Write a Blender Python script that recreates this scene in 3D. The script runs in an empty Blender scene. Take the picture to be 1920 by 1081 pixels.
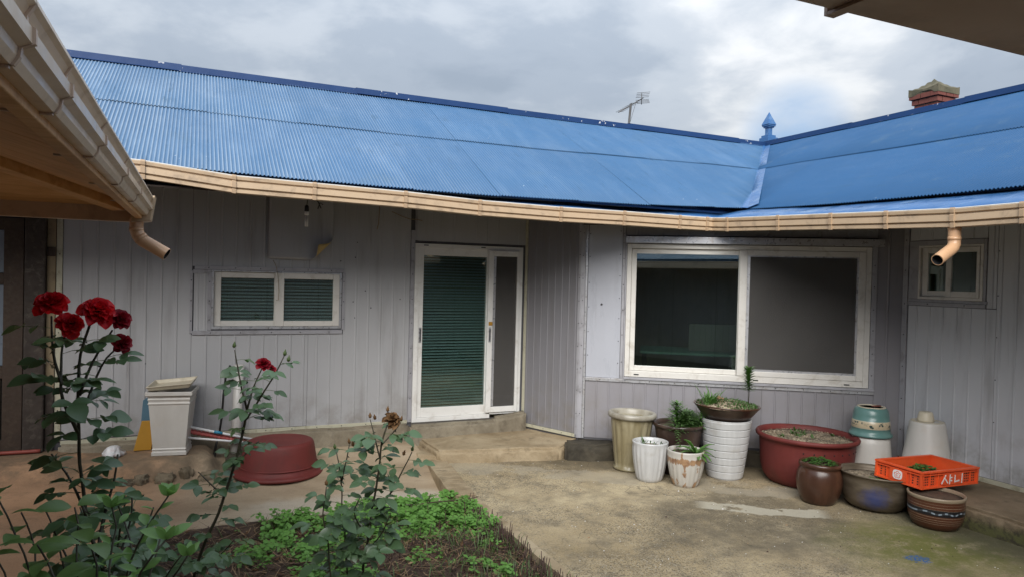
import bpy, bmesh, math, random
import numpy as np
from mathutils import Vector, Matrix, noise as mnoise

random.seed(7)
rad = math.radians
sc = bpy.context.scene
C = sc.collection
pi = math.pi

# ------------------------------------------------------------------ camera
CAM_H, FPX = 1.8, 1325.6
YAW, PITCH, ROLL = rad(24.11), rad(-.8846), rad(1.4375)
fwd = Vector((math.sin(YAW) * math.cos(PITCH), math.cos(YAW) * math.cos(PITCH), math.sin(PITCH)))
r0 = Vector((math.cos(YAW), -math.sin(YAW), 0))
u0 = r0.cross(fwd)
rgt = r0 * math.cos(ROLL) + u0 * math.sin(ROLL)
upv = u0 * math.cos(ROLL) - r0 * math.sin(ROLL)
cam = bpy.data.cameras.new('camera')
cam.sensor_width = 36
cam.lens = 36 * FPX / 1920
cam.clip_start, cam.clip_end = .05, 1000
camo = bpy.data.objects.new('camera', cam)
C.objects.link(camo)
camo.matrix_world = Matrix((rgt, upv, -fwd)).transposed().to_4x4()
camo.location = (0, 0, CAM_H)
sc.camera = camo
EYE = Vector((0, 0, CAM_H))


def ray(x, y):                      # measuring help: photo pixel -> direction
    return (x - 960) / FPX * rgt - (y - 540.5) / FPX * upv + fwd


def pd(x, y, d):                    # point at a depth along the view axis
    return EYE + ray(x, y) * d


def gz(x, y, z=0):
    v = ray(x, y)
    return EYE + v * ((z - CAM_H) / v.z)


def gyp(x, y, Y):
    v = ray(x, y)
    return EYE + v * (Y / v.y)


def gxp(x, y, X):
    v = ray(x, y)
    return EYE + v * (X / v.x)


# ------------------------------------------------------------------ light
SUN_EL, SUN_AZ = rad(36), rad(210)          # azimuth clockwise from +Y
SKY_STRENGTH = .05
EXPOSURE = 1.6
wd = bpy.data.worlds.new('World')
sc.world = wd
wd.use_nodes = True
wn, wl = wd.node_tree.nodes, wd.node_tree.links
wn.clear()


def wnode(t, **k):
    n = wn.new(t)
    for a, b in k.items():
        setattr(n, a, b)
    return n


def wmath(op, a, b=None, clamp=False):
    n = wnode('ShaderNodeMath', operation=op, use_clamp=clamp)
    for i, v in enumerate((a, b)):
        if v is None:
            continue
        if isinstance(v, (int, float)):
            n.inputs[i].default_value = v
        else:
            wl.new(v, n.inputs[i])
    return n.outputs[0]


out = wnode('ShaderNodeOutputWorld')
bg = wnode('ShaderNodeBackground')
bg.inputs['Strength'].default_value = SKY_STRENGTH
wl.new(bg.outputs[0], out.inputs[0])
sky = wnode('ShaderNodeTexSky', sky_type='NISHITA', sun_disc=False, sun_elevation=SUN_EL, sun_rotation=SUN_AZ)
tc = wnode('ShaderNodeTexCoord')
sep = wnode('ShaderNodeSeparateXYZ')
wl.new(tc.outputs['Generated'], sep.inputs[0])
zpos = wmath('MAXIMUM', sep.outputs[2], 0.0)
den = wmath('ADD', zpos, .22)
comb = wnode('ShaderNodeCombineXYZ')
wl.new(wmath('DIVIDE', sep.outputs[0], den), comb.inputs[0])
wl.new(wmath('DIVIDE', sep.outputs[1], den), comb.inputs[1])


def wnoise(scale, detail, rough, off=(0, 0, 0), dist=0.0):
    m = wnode('ShaderNodeMapping')
    m.inputs['Location'].default_value = off
    wl.new(comb.outputs[0], m.inputs[0])
    n = wnode('ShaderNodeTexNoise')
    n.inputs['Scale'].default_value = scale
    n.inputs['Detail'].default_value = detail
    n.inputs['Roughness'].default_value = rough
    n.inputs['Distortion'].default_value = dist
    wl.new(m.outputs[0], n.inputs['Vector'])
    return n.outputs['Fac']


def wramp(fac, stops):
    r = wnode('ShaderNodeValToRGB')
    wl.new(fac, r.inputs[0])
    e = r.color_ramp.elements
    while len(e) < len(stops):
        e.new(.5)
    for i, (p, c) in enumerate(stops):
        e[i].position = p
        e[i].color = c if len(c) == 4 else (*c, 1)
    r.color_ramp.interpolation = 'EASE'
    return r.outputs[0]


def wmix(fac, a, b):
    n = wnode('ShaderNodeMix', data_type='RGBA')
    if isinstance(fac, (int, float)):
        n.inputs[0].default_value = fac
    else:
        wl.new(fac, n.inputs[0])
    for i, v in ((6, a), (7, b)):
        if isinstance(v, tuple):
            n.inputs[i].default_value = (*v, 1)
        else:
            wl.new(v, n.inputs[i])
    return n.outputs[2]


def lobe(px, py, p0, p1):           # a bright place or a gap in the clouds, by direction
    d = ray(px, py).normalized()
    v = wnode('ShaderNodeVectorMath', operation='DOT_PRODUCT')
    wl.new(tc.outputs['Generated'], v.inputs[0])
    v.inputs[1].default_value = d
    m = wnode('ShaderNodeMapRange', interpolation_type='SMOOTHSTEP')
    wl.new(v.outputs['Value'], m.inputs[0])
    m.inputs[1].default_value = math.cos(rad(p0))
    m.inputs[2].default_value = math.cos(rad(p1))
    return m.outputs[0]


n1 = wnoise(1.3, 7, .52, (3.1, 1.7, 0), .35)
n2 = wnoise(3.6, 6, .55, (.4, 5.2, 0), .2)
mixn = wmath('ADD', wmath('MULTIPLY', n1, .65), wmath('MULTIPLY', n2, .35))
mixn = wmath('ADD', mixn, wmath('MULTIPLY', lobe(1480, 30, 13, 1), .26))
mixn = wmath('ADD', mixn, wmath('MULTIPLY', lobe(560, 80, 9, 1), .07))
cloud = wramp(mixn, [(.36, (2.3, 2.7, 3.25)), (.47, (2.75, 3.15, 3.7)), (.58, (3.7, 4.05, 4.5)), (.74, (5.9, 6.0, 6.1))])
grad = wmath('DIVIDE', wmath('ADD', wmath('MULTIPLY', zpos, 2.4), .8), 1.3)
gcol = wnode('ShaderNodeVectorMath', operation='SCALE')
wl.new(cloud, gcol.inputs[0])
wl.new(grad, gcol.inputs['Scale'])
gapn = wmath('MULTIPLY', lobe(1492, 248, 4.5, .5), wmath('MULTIPLY', n2, 1.5), True)
gap = wmath('MULTIPLY', gapn, .95)
skycol = wmix(gap, gcol.outputs[0], (2.0, 3.3, 5.2))
skycol = wmix(.06, skycol, sky.outputs[0])
wl.new(skycol, bg.inputs[0])

sun = bpy.data.lights.new('sun', 'SUN')
sun.energy = 1.5
sun.angle = rad(46)
sun.color = (1, .975, .94)
suno = bpy.data.objects.new('sun', sun)
C.objects.link(suno)
sd = Vector((math.sin(SUN_AZ) * math.cos(SUN_EL), math.cos(SUN_AZ) * math.cos(SUN_EL), math.sin(SUN_EL)))
suno.rotation_euler = sd.to_track_quat('Z', 'Y').to_euler()
suno.location = (0, 0, 20)

vs = sc.view_settings
vs.view_transform = 'Standard'
vs.look = 'None'
vs.exposure = EXPOSURE
vs.gamma = 1
vs.use_curve_mapping = False
sc.render.engine = 'CYCLES'
sc.cycles.max_bounces = 8
sc.cycles.transparent_max_bounces = 16


# ------------------------------------------------------------------ materials
def lin(c):
    return tuple(((v / 255) / 12.92 if v / 255 <= .04045 else ((v / 255 + .055) / 1.055) ** 2.4) for v in c)


class NT:
    def __init__(s, name):
        s.m = bpy.data.materials.new(name)
        s.m.use_nodes = True
        s.n, s.l = s.m.node_tree.nodes, s.m.node_tree.links
        s.n.clear()
        s.out = s.n.new('ShaderNodeOutputMaterial')
        s.b = s.n.new('ShaderNodeBsdfPrincipled')
        s.l.new(s.b.outputs[0], s.out.inputs[0])
        s.geo = s.n.new('ShaderNodeNewGeometry').outputs['Position']
        s.tc = s.n.new('ShaderNodeTexCoord')

    def vec(s, scale=(1, 1, 1), loc=(0, 0, 0), co=None):
        m = s.n.new('ShaderNodeMapping')
        m.inputs['Scale'].default_value = scale
        m.inputs['Location'].default_value = loc
        s.l.new(co or s.geo, m.inputs[0])
        return m.outputs[0]

    def noise(s, scale, detail=5, rough=.55, v=None, dist=0):
        n = s.n.new('ShaderNodeTexNoise')
        n.inputs['Scale'].default_value = scale
        n.inputs['Detail'].default_value = detail
        n.inputs['Roughness'].default_value = rough
        n.inputs['Distortion'].default_value = dist
        s.l.new(v or s.geo, n.inputs['Vector'])
        return n.outputs['Fac']

    def voro(s, scale, v=None, out='Color', feature='F1'):
        n = s.n.new('ShaderNodeTexVoronoi')
        n.feature = feature
        n.inputs['Scale'].default_value = scale
        s.l.new(v or s.geo, n.inputs['Vector'])
        return n.outputs[out]

    def math(s, op, a, b=None, clamp=False):
        n = s.n.new('ShaderNodeMath')
        n.operation = op
        n.use_clamp = clamp
        for i, v in enumerate((a, b)):
            if v is None:
                continue
            if isinstance(v, (int, float)):
                n.inputs[i].default_value = v
            else:
                s.l.new(v, n.inputs[i])
        return n.outputs[0]

    def rng(s, v, a, b, c=0., d=1., smooth=True):
        n = s.n.new('ShaderNodeMapRange')
        if smooth:
            n.interpolation_type = 'SMOOTHSTEP'
        s.l.new(v, n.inputs[0])
        for i, x in enumerate((a, b, c, d)):
            n.inputs[i + 1].default_value = x
        return n.outputs[0]

    def mix(s, f, a, b, bl='MIX'):
        n = s.n.new('ShaderNodeMix')
        n.data_type = 'RGBA'
        n.blend_type = bl
        if isinstance(f, (int, float)):
            n.inputs[0].default_value = f
        else:
            s.l.new(f, n.inputs[0])
        for i, v in ((6, a), (7, b)):
            if isinstance(v, tuple):
                n.inputs[i].default_value = (*v[:3], 1)
            else:
                s.l.new(v, n.inputs[i])
        return n.outputs[2]

    def ramp(s, f, stops, interp='LINEAR'):
        r = s.n.new('ShaderNodeValToRGB')
        s.l.new(f, r.inputs[0])
        r.color_ramp.interpolation = interp
        e = r.color_ramp.elements
        while len(e) < len(stops):
            e.new(.5)
        for i, (p, c) in enumerate(stops):
            e[i].position = p
            e[i].color = (*c[:3], 1)
        return r.outputs[0]

    def xyz(s, v=None):
        n = s.n.new('ShaderNodeSeparateXYZ')
        s.l.new(v or s.geo, n.inputs[0])
        return n.outputs

    def dot(s, d, v=None):
        n = s.n.new('ShaderNodeVectorMath')
        n.operation = 'DOT_PRODUCT'
        s.l.new(v or s.geo, n.inputs[0])
        n.inputs[1].default_value = d
        return n.outputs['Value']

    def rand(s):
        return s.n.new('ShaderNodeObjectInfo').outputs['Random']

    def fin(s, col, rough=.6, bump=None, bstr=.2, bdist=.01, metal=0., spec=.5, trans=None):
        for k, v in (('Base Color', col), ('Roughness', rough), ('Metallic', metal), ('Specular IOR Level', spec)):
            if isinstance(v, tuple):
                s.b.inputs[k].default_value = (*v[:3], 1)
            elif isinstance(v, (int, float)):
                s.b.inputs[k].default_value = v
            else:
                s.l.new(v, s.b.inputs[k])
        if bump is not None:
            b = s.n.new('ShaderNodeBump')
            b.inputs['Strength'].default_value = bstr
            b.inputs['Distance'].default_value = bdist
            s.l.new(bump, b.inputs['Height'])
            s.l.new(b.outputs[0], s.b.inputs['Normal'])
        return s.m


def plain(name, col, rough=.5, var=.25, vs_=6., dirt=None, dirt_amt=0., bump=0., bs=60., metal=0., spec=.5, co=None):
    """one colour broken up by soft tonal noise, some dirt and fine relief"""
    t = NT(name)
    v = t.tc.outputs['Object'] if co == 'obj' else None
    n = t.noise(vs_, 5, .6, v)
    c = t.mix(n, tuple(x * (1 - var) for x in col), tuple(min(1, x * (1 + var)) for x in col))
    if dirt:
        d = t.rng(t.noise(vs_ * 1.7, 7, .65, v, .5), .5, .72, 0, dirt_amt)
        c = t.mix(d, c, dirt)
    r = t.rng(t.noise(vs_ * 3, 4, .5, v), .3, .7, max(.05, rough - .08), min(1, rough + .1))
    return t.fin(c, r, t.noise(bs, 4, .6, v) if bump else None, bump, .004, metal, spec)


MAT = {}


def wall_mat(name, col, rough=.42):
    t = NT(name)
    big = t.noise(.9, 4, .5)
    streak = t.noise(7, 6, .6, t.vec((1, 1, .12)))
    c = t.mix(big, tuple(x * .88 for x in col), tuple(x * 1.1 for x in col))
    c = t.mix(t.rng(streak, .50, .78, 0, .42), c, (.15, .135, .125))
    c = t.mix(t.rng(t.noise(15, 7, .7, t.vec((1, 1, .05), (4, 4, 0))), .60, .74, 0, .35), c, (.10, .09, .085))
    z = t.xyz()[2]
    foot = t.math('MULTIPLY', t.rng(z, .85, .15, 0, 1), t.rng(t.noise(5, 6, .65), .40, .68, 0, .55))
    c = t.mix(foot, c, (.17, .145, .11))
    sp = t.rng(t.voro(26, None, 'Distance'), .035, .06, .5, 0)
    sp = t.math('MULTIPLY', sp, t.rng(t.noise(2.3, 2), .56, .62, 0, 1))
    c = t.mix(sp, c, (.05, .05, .05))
    rgh = t.rng(t.noise(12, 5, .6, t.vec((1, 1, .2))), .3, .7, rough - .07, rough + .12)
    return t.fin(c, rgh, t.noise(3.2, 3, .5), .35, .012, 0, .5)


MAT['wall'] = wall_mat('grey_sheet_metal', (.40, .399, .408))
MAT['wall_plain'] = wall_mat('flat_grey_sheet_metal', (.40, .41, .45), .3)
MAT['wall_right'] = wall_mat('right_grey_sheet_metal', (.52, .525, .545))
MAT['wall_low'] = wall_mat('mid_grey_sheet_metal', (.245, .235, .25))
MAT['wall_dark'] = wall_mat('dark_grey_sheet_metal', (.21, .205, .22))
MAT['trim'] = plain('grey_trim_metal', (.33, .325, .345), .36, .2, 5, (.12, .11, .1), .5, .1, 20)
MAT['galv'] = plain('galvanised_steel', (.46, .46, .475), .33, .25, 9, (.25, .2, .15), .5, .1, 30, metal=.45)
MAT['cream_trim'] = plain('cream_trim', (.47, .45, .34), .5, .15, 8, (.2, .17, .1), .6, .05)
MAT['core'] = plain('wall_core', (.08, .078, .085), .8)
MAT['screw'] = plain('screw_dark', (.03, .028, .03), .5)
MAT['pvc'] = plain('white_pvc', (.63, .605, .56), .38, .06, 4, (.33, .28, .21), .45, .03, 40)
MAT['pvc_white'] = plain('door_pvc', (.74, .73, .70), .36, .05, 4, (.36, .31, .25), .4, .03, 40)
MAT['rubber'] = plain('black_gasket', (.02, .02, .02), .6)
MAT['beige'] = plain('beige_gutter_paint', (.50, .365, .235), .38, .1, 5, (.22, .16, .11), .6, .06, 25)
MAT['beige_pale'] = plain('pale_beige_gutter_paint', (.70, .55, .40), .36, .09, 5, (.3, .2, .12), .35, .06, 25)
MAT['beige_brown'] = plain('brown_beige_gutter_paint', (.58, .43, .32), .45, .1, 4, (.16, .1, .07), .4, .05, 25)
MAT['bracket'] = plain('bracket_paint', (.40, .28, .175), .45, .12, 9)
MAT['pipe_beige'] = plain('beige_plastic_pipe', (.55, .33, .185), .32, .07, 7)
MAT['blind'] = plain('blind_slat', (.80, .84, .83), .5, .1, 9)
MAT['dark'] = plain('dark_void', (.012, .012, .013), .8)
MAT['white_metal'] = plain('white_steel', (.7, .7, .7), .35)
MAT['black_rubber'] = plain('black_hose', (.012, .012, .012), .45)
MAT['red_rubber'] = plain('red_hose', (.25, .05, .035), .5)
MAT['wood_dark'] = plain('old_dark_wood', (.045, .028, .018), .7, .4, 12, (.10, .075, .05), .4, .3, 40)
MAT['brown_wood'] = plain('weathered_post_wood', (.038, .028, .022), .75, .45, 9, (.14, .12, .095), .6, .4, 30)
MAT['plaster'] = plain('old_plaster', (.27, .21, .13), .9, .2, 7, (.13, .09, .06), .7, .3, 30)
MAT['frost'] = plain('frosted_glass', (.16, .19, .23), .35, .15, 5)
MAT['interior'] = plain('room_wall', (.50, .42, .28), .9)
MAT['cloth_green'] = plain('green_table_cloth', (.16, .30, .22), .7)
MAT['floor_room'] = plain('room_floor', (.2, .13, .07), .6)


def roof_mat(name, col, fade):
    t = NT(name)
    n = t.noise(.7, 5, .6)
    c = t.mix(n, tuple(x * .86 for x in col), tuple(x * 1.14 for x in col))
    st = t.noise(5.5, 6, .65, t.vec((1, .22, .22)))
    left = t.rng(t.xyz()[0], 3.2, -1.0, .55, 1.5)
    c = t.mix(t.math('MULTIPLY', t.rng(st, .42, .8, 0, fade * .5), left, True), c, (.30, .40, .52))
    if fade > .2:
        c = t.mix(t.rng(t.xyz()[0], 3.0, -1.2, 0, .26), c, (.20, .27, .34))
    if fade > .2:      # corrugation crests paler: worn paint, with their highlight painted into the colour
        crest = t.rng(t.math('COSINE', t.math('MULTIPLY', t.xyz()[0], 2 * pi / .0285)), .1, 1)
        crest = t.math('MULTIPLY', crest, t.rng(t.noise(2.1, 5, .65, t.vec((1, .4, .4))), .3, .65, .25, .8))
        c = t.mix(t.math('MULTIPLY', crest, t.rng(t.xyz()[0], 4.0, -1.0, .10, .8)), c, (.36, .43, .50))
    # per sheet tone
    c = t.mix(t.rng(t.rand(), 0, 1, 0, .16, False), c, tuple(x * .6 for x in col))
    c = t.mix(t.rng(t.noise(9, 7, .7, t.vec((1.6, .25, .25), (7, 1, 2))), .56, .74, 0, .5), c, (.030, .075, .13))
    c = t.mix(t.rng(t.noise(2.6, 6, .7, t.vec((1, 1, 1), (2, 9, 4))), .55, .75, 0, .35), c, (.09, .15, .21))
    d = t.rng(t.voro(9, None, 'Distance'), .03, .05, .7, 0)
    d = t.math('MULTIPLY', d, t.rng(t.noise(1.9, 3), .5, .56, 0, 1))
    c = t.mix(d, c, (.02, .05, .1))
    fl = t.rng(t.noise(26, 2, .5), .735, .755, 0, .8)
    fl = t.math('MULTIPLY', fl, t.rng(t.noise(1.1, 3), .56, .66, 0, 1))
    c = t.mix(fl, c, (.5, .56, .6))
    rgh = t.rng(t.noise(3.5, 5, .6), .3, .7, .40, .56)
    return t.fin(c, rgh, t.noise(2.2, 3, .5), .3, .02, 0, .25)


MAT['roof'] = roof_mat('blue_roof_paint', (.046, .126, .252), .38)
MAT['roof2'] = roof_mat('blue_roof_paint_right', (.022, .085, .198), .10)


def ridge_mat():
    t = NT('dark_blue_ridge_paint')
    n = t.noise(2, 5, .6)
    c = t.mix(n, (.005, .026, .092), (.013, .050, .150))
    fl = t.rng(t.noise(17, 3, .6), .665, .685, 0, .9)
    fl = t.math('MULTIPLY', fl, t.rng(t.noise(.9, 2), .48, .58, 0, 1))
    c = t.mix(fl, c, (.62, .62, .6))
    return t.fin(c, .5, t.noise(5, 3), .3, .02, 0, .25)


MAT['ridge'] = ridge_mat()
MAT['flash'] = plain('blue_flashing_paint', (.038, .125, .30), .33, .2, 3, (.3, .42, .55), .4, .5, 6)


def glass(name, tint, amount, rough=.01):
    t = NT(name)
    tr = t.n.new('ShaderNodeBsdfTransparent')
    tr.inputs[0].default_value = (*tint, 1)
    gl = t.n.new('ShaderNodeBsdfGlossy')
    gl.inputs['Roughness'].default_value = rough
    gl.inputs['Color'].default_value = (.9, 1, .97, 1)
    f = t.n.new('ShaderNodeFresnel')
    f.inputs['IOR'].default_value = 1.5
    k = t.math('MULTIPLY', f.outputs[0], amount, True)
    mx = t.n.new('ShaderNodeMixShader')
    t.l.new(k, mx.inputs[0])
    t.l.new(tr.outputs[0], mx.inputs[1])
    t.l.new(gl.outputs[0], mx.inputs[2])
    t.l.new(mx.outputs[0], t.out.inputs[0])
    return t.m


MAT['glass'] = glass('window_glass', (.68, .75, .73), 4.2)
MAT['glass_green'] = glass('green_door_glass', (.60, .69, .67), 2.6)


def screen_mat():
    t = NT('insect_screen')
    tr = t.n.new('ShaderNodeBsdfTransparent')
    df = t.n.new('ShaderNodeBsdfDiffuse')
    df.inputs[0].default_value = (.105, .10, .095, 1)
    mx = t.n.new('ShaderNodeMixShader')
    n = t.noise(1.6, 3)
    t.l.new(t.rng(n, .3, .7, .55, .72), mx.inputs[0])
    t.l.new(tr.outputs[0], mx.inputs[1])
    t.l.new(df.outputs[0], mx.inputs[2])
    t.l.new(mx.outputs[0], t.out.inputs[0])
    return t.m


MAT['screen'] = screen_mat()


def soffit_mat():
    t = NT('orange_plywood')
    g = t.noise(9, 7, .62, t.vec((.25, 2.2, 1)), 1.2)
    c = t.ramp(g, [(.25, (.48, .25, .095)), (.5, (.66, .37, .155)), (.75, (.76, .48, .24))])
    c = t.mix(t.rng(t.noise(1.4, 4), .5, .75, 0, .5), c, (.22, .10, .04))
    return t.fin(c, .6, g, .15, .004)


MAT['soffit'] = soffit_mat()


def concrete_mat():
    t = NT('courtyard_concrete')
    p = t.xyz()
    big = t.noise(.9, 6, .6, None, .4)
    mid = t.noise(4.2, 7, .65)
    c = t.ramp(big, [(.3, (.29, .22, .122)), (.5, (.43, .34, .205)), (.68, (.54, .445, .285))])
    c = t.mix(t.rng(mid, .42, .68, 0, .62), c, (.13, .108, .076))
    c = t.mix(t.rng(t.noise(2.1, 5, .6, t.vec((1, 1, 1), (5, 2, 0))), .55, .75, 0, .5), c, (.26, .19, .10))
    # exposed aggregate
    vc = t.voro(125)
    vx = t.n.new('ShaderNodeSeparateColor')
    t.l.new(vc, vx.inputs[0])
    agg = t.rng(t.noise(1.3, 4), .36, .58, .25, 1)
    c = t.mix(t.math('MULTIPLY', t.rng(vx.outputs[0], .72, .95, 0, .6), agg), c, (.40, .355, .27))
    c = t.mix(t.math('MULTIPLY', t.rng(vx.outputs[1], .55, .95, 0, .7), agg), c, (.06, .05, .036))
    c = t.mix(t.rng(t.noise(130, 3, .7), .5, .75, 0, .5), c, (.06, .052, .04))
    # old dirt worn into the middle of the yard
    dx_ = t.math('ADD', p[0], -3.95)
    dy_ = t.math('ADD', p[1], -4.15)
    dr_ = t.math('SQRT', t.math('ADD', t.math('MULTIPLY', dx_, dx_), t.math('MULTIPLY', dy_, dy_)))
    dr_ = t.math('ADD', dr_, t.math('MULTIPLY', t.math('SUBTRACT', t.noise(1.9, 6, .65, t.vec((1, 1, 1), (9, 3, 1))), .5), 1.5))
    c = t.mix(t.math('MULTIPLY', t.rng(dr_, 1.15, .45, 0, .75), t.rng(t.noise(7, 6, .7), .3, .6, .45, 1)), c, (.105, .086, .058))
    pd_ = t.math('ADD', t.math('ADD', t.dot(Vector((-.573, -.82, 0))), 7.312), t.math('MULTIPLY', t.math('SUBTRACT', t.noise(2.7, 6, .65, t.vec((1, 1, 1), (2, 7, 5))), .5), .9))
    c = t.mix(t.rng(pd_, .75, .3, 0, .75), c, (.10, .08, .05))  # concrete darker towards the foot of the window wall
    # white flecks
    c = t.mix(t.math('MULTIPLY', t.rng(t.voro(21, None, 'Distance'), .06, .075, .9, 0), t.rng(t.noise(3, 2), .53, .58, 0, 1)), c, (.5, .48, .43))
    wv = t.n.new('ShaderNodeVectorMath')
    wv.operation = 'ADD'
    t.l.new(t.geo, wv.inputs[0])
    nn_ = t.n.new('ShaderNodeTexNoise')
    nn_.inputs['Scale'].default_value = 3.5
    nn_.inputs['Detail'].default_value = 6
    sc_n = t.n.new('ShaderNodeVectorMath')
    sc_n.operation = 'SCALE'
    sc_n.inputs['Scale'].default_value = .35
    t.l.new(t.geo, nn_.inputs['Vector'])
    t.l.new(nn_.outputs['Color'], sc_n.inputs[0])
    t.l.new(sc_n.outputs[0], wv.inputs[1])
    ck = t.rng(t.voro(.62, wv.outputs[0], 'Distance', 'DISTANCE_TO_EDGE'), .0008, .003, .55, 0)
    ck = t.math('MULTIPLY', ck, t.rng(t.noise(1.1, 3), .50, .62))
    c = t.mix(ck, c, (.035, .03, .022))
    wob = t.math('MULTIPLY', t.math('SUBTRACT', t.noise(3.1, 6, .65), .5), .55)
    # skim of pale cement along the pots, parallel to the window wall
    n = Vector((-.573, -.82, 0))
    dist = t.math('ADD', t.dot(n), -n.dot(Vector((3.635, 6.377, 0))))
    along = t.dot(Vector((.82, -.573, 0)))
    dw = t.math('ADD', dist, wob)
    band = t.math('MULTIPLY', t.rng(dw, .62, .66), t.rng(dw, 1.05, 1.0))
    band = t.math('MULTIPLY', band, t.rng(t.noise(2.2, 5, .6, t.vec((1, 1, 1), (1, 8, 0))), .42, .5))
    c = t.mix(t.math('MULTIPLY', band, .55), c, (.36, .315, .235))
    s0 = Vector((.82, -.573, 0)).dot(Vector((3.837, 4.544, 0)))
    w = t.math('MULTIPLY', t.rng(t.math('ADD', dist, t.math('MULTIPLY', wob, .5)), 1.30, 1.32), t.rng(t.math('ADD', dist, t.math('MULTIPLY', wob, .5)), 1.53, 1.5))
    w = t.math('MULTIPLY', w, t.math('MULTIPLY', t.rng(along, s0 - .15, s0), t.rng(along, s0 + .95, s0 + .8)))
    w = t.math('MULTIPLY', w, t.rng(t.noise(6, 5, .6), .38, .46))
    c = t.mix(t.math('MULTIPLY', w, .8), c, (.45, .41, .32))
    # moss
    mx_ = t.math('MULTIPLY', t.math('ADD', p[0], -4.75), .95)
    my_ = t.math('MULTIPLY', t.math('ADD', p[1], -3.25), 1.25)
    md = t.math('SQRT', t.math('ADD', t.math('MULTIPLY', mx_, mx_), t.math('MULTIPLY', my_, my_)))
    moss = t.math('MULTIPLY', t.rng(t.math('ADD', md, t.math('MULTIPLY', wob, 1.3)), 1.0, .2), t.rng(t.noise(9, 6, .7), .30, .55, .25, .95))
    c = t.mix(moss, c, (.125, .125, .032))
    # damp dark line along the ledge foot
    damp = t.math('MULTIPLY', t.rng(t.math('ADD', p[0], t.math('MULTIPLY', wob, .9)), 4.7, 5.25), t.rng(p[1], 4.9, 4.3))
    c = t.mix(t.math('MULTIPLY', damp, .8), c, (.05, .048, .03))
    # blue paint splash
    g = gz(1722, 1047)
    bx = t.math('MULTIPLY', t.math('ADD', p[0], -g.x), 1)
    by = t.math('MULTIPLY', t.math('ADD', p[1], -g.y), 1)
    bd = t.math('SQRT', t.math('ADD', t.math('MULTIPLY', bx, bx), t.math('MULTIPLY', by, by)))
    bl = t.rng(t.math('ADD', bd, t.math('MULTIPLY', t.math('SUBTRACT', t.noise(24, 4, .7), .5), .22)), .085, .055)
    c = t.mix(t.math('MULTIPLY', bl, t.rng(t.noise(60, 3), .4, .55)), c, (.035, .10, .24))
    b = t.math('ADD', t.math('MULTIPLY', t.noise(90, 4, .7), .6), t.math('MULTIPLY', vx.outputs[0], .4))
    return t.fin(c, .82, b, .5, .006, 0, .3)


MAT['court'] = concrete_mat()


def path_mat():
    t = NT('reddish_cement')
    p = t.xyz()
    big = t.noise(1.2, 6, .6, t.vec((.6, 1.4, 1)), .5)
    c = t.ramp(big, [(.3, (.25, .185, .115)), (.5, (.37, .285, .19)), (.7, (.46, .37, .26))])
    red = t.rng(p[0], .3, -.7)
    c = t.mix(t.math('MULTIPLY', red, .95), c, t.ramp(big, [(.3, (.44, .235, .12)), (.7, (.58, .335, .19))]))
    # dirty rubble ledge by the wall
    led = t.math('MULTIPLY', t.rng(p[1], 6.2, 6.6), t.rng(p[0], .55, .25))
    led = t.math('MULTIPLY', led, t.rng(t.noise(3.2, 6, .65), .3, .6, .1, .8))
    c = t.mix(led, c, (.105, .085, .058))
    c = t.mix(t.rng(t.noise(6, 7, .68, t.vec((.6, 1.5, 1))), .52, .75, 0, .45), c, (.15, .105, .065))
    # pale cement along the bed
    wob = t.math('MULTIPLY', t.math('SUBTRACT', t.noise(2.6, 5, .6), .5), .4)
    pale = t.math('MULTIPLY', t.rng(t.math('ADD', p[1], wob), 5.95, 5.8), t.rng(p[0], .25, .6))
    c = t.mix(t.math('MULTIPLY', pale, .65), c, (.47, .42, .34))
    sp = t.rng(t.noise(120, 3, .7), .52, .75, 0, .4)
    c = t.mix(sp, c, (.08, .06, .045))
    return t.fin(c, .85, t.math('ADD', t.noise(25, 5, .65), t.math('MULTIPLY', t.noise(110, 3), .4)), .5, .01, 0, .3)


MAT['path'] = path_mat()


def rough_conc(name, a, b, dark, rs=3.):
    t = NT(name)
    n = t.noise(rs, 7, .65, None, .4)
    c = t.mix(t.rng(n, .32, .68), a, b)
    c = t.mix(t.rng(t.noise(rs * 2.3, 7, .7), .52, .7, 0, .7), c, dark)
    c = t.mix(t.rng(t.noise(140, 3, .7), .5, .75, 0, .4), c, (.07, .06, .045))
    return t.fin(c, .85, t.math('ADD', t.noise(18, 6, .7), t.math('MULTIPLY', t.noise(120, 3), .3)), .6, .012, 0, .3)


MAT['step'] = rough_conc('step_cement', (.26, .195, .115), (.40, .32, .21), (.17, .13, .08))
MAT['rubble'] = rough_conc('rubble_stone', (.12, .095, .062), (.24, .19, .125), (.06, .048, .035), 7)
MAT['plinth'] = rough_conc('plinth_cement', (.19, .16, .115), (.31, .27, .20), (.10, .083, .06))
MAT['plinth_dark'] = rough_conc('dark_mossy_plinth', (.035, .03, .022), (.10, .085, .06), (.025, .023, .016))
def ledge_mat():
    t = NT('mossy_ledge')
    n = t.noise(1.6, 7, .65, None, .4)
    c = t.mix(t.rng(n, .32, .68), (.15, .108, .065), (.25, .185, .12))
    c = t.mix(t.rng(t.noise(4, 7, .7), .5, .7, 0, .6), c, (.08, .065, .04))
    z = t.math('ADD', t.xyz()[2], t.math('MULTIPLY', t.math('SUBTRACT', t.noise(7, 6, .7), .5), .16))
    c = t.mix(t.rng(z, .14, .07, 0, .9), c, t.mix(t.rng(t.noise(14, 5, .7), .4, .6), (.035, .032, .02), (.085, .09, .03)))
    c = t.mix(t.rng(t.noise(140, 3, .7), .5, .75, 0, .4), c, (.07, .06, .045))
    return t.fin(c, .85, t.math('ADD', t.noise(18, 6, .7), t.math('MULTIPLY', t.noise(120, 3), .3)), .6, .012, 0, .3)


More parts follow.
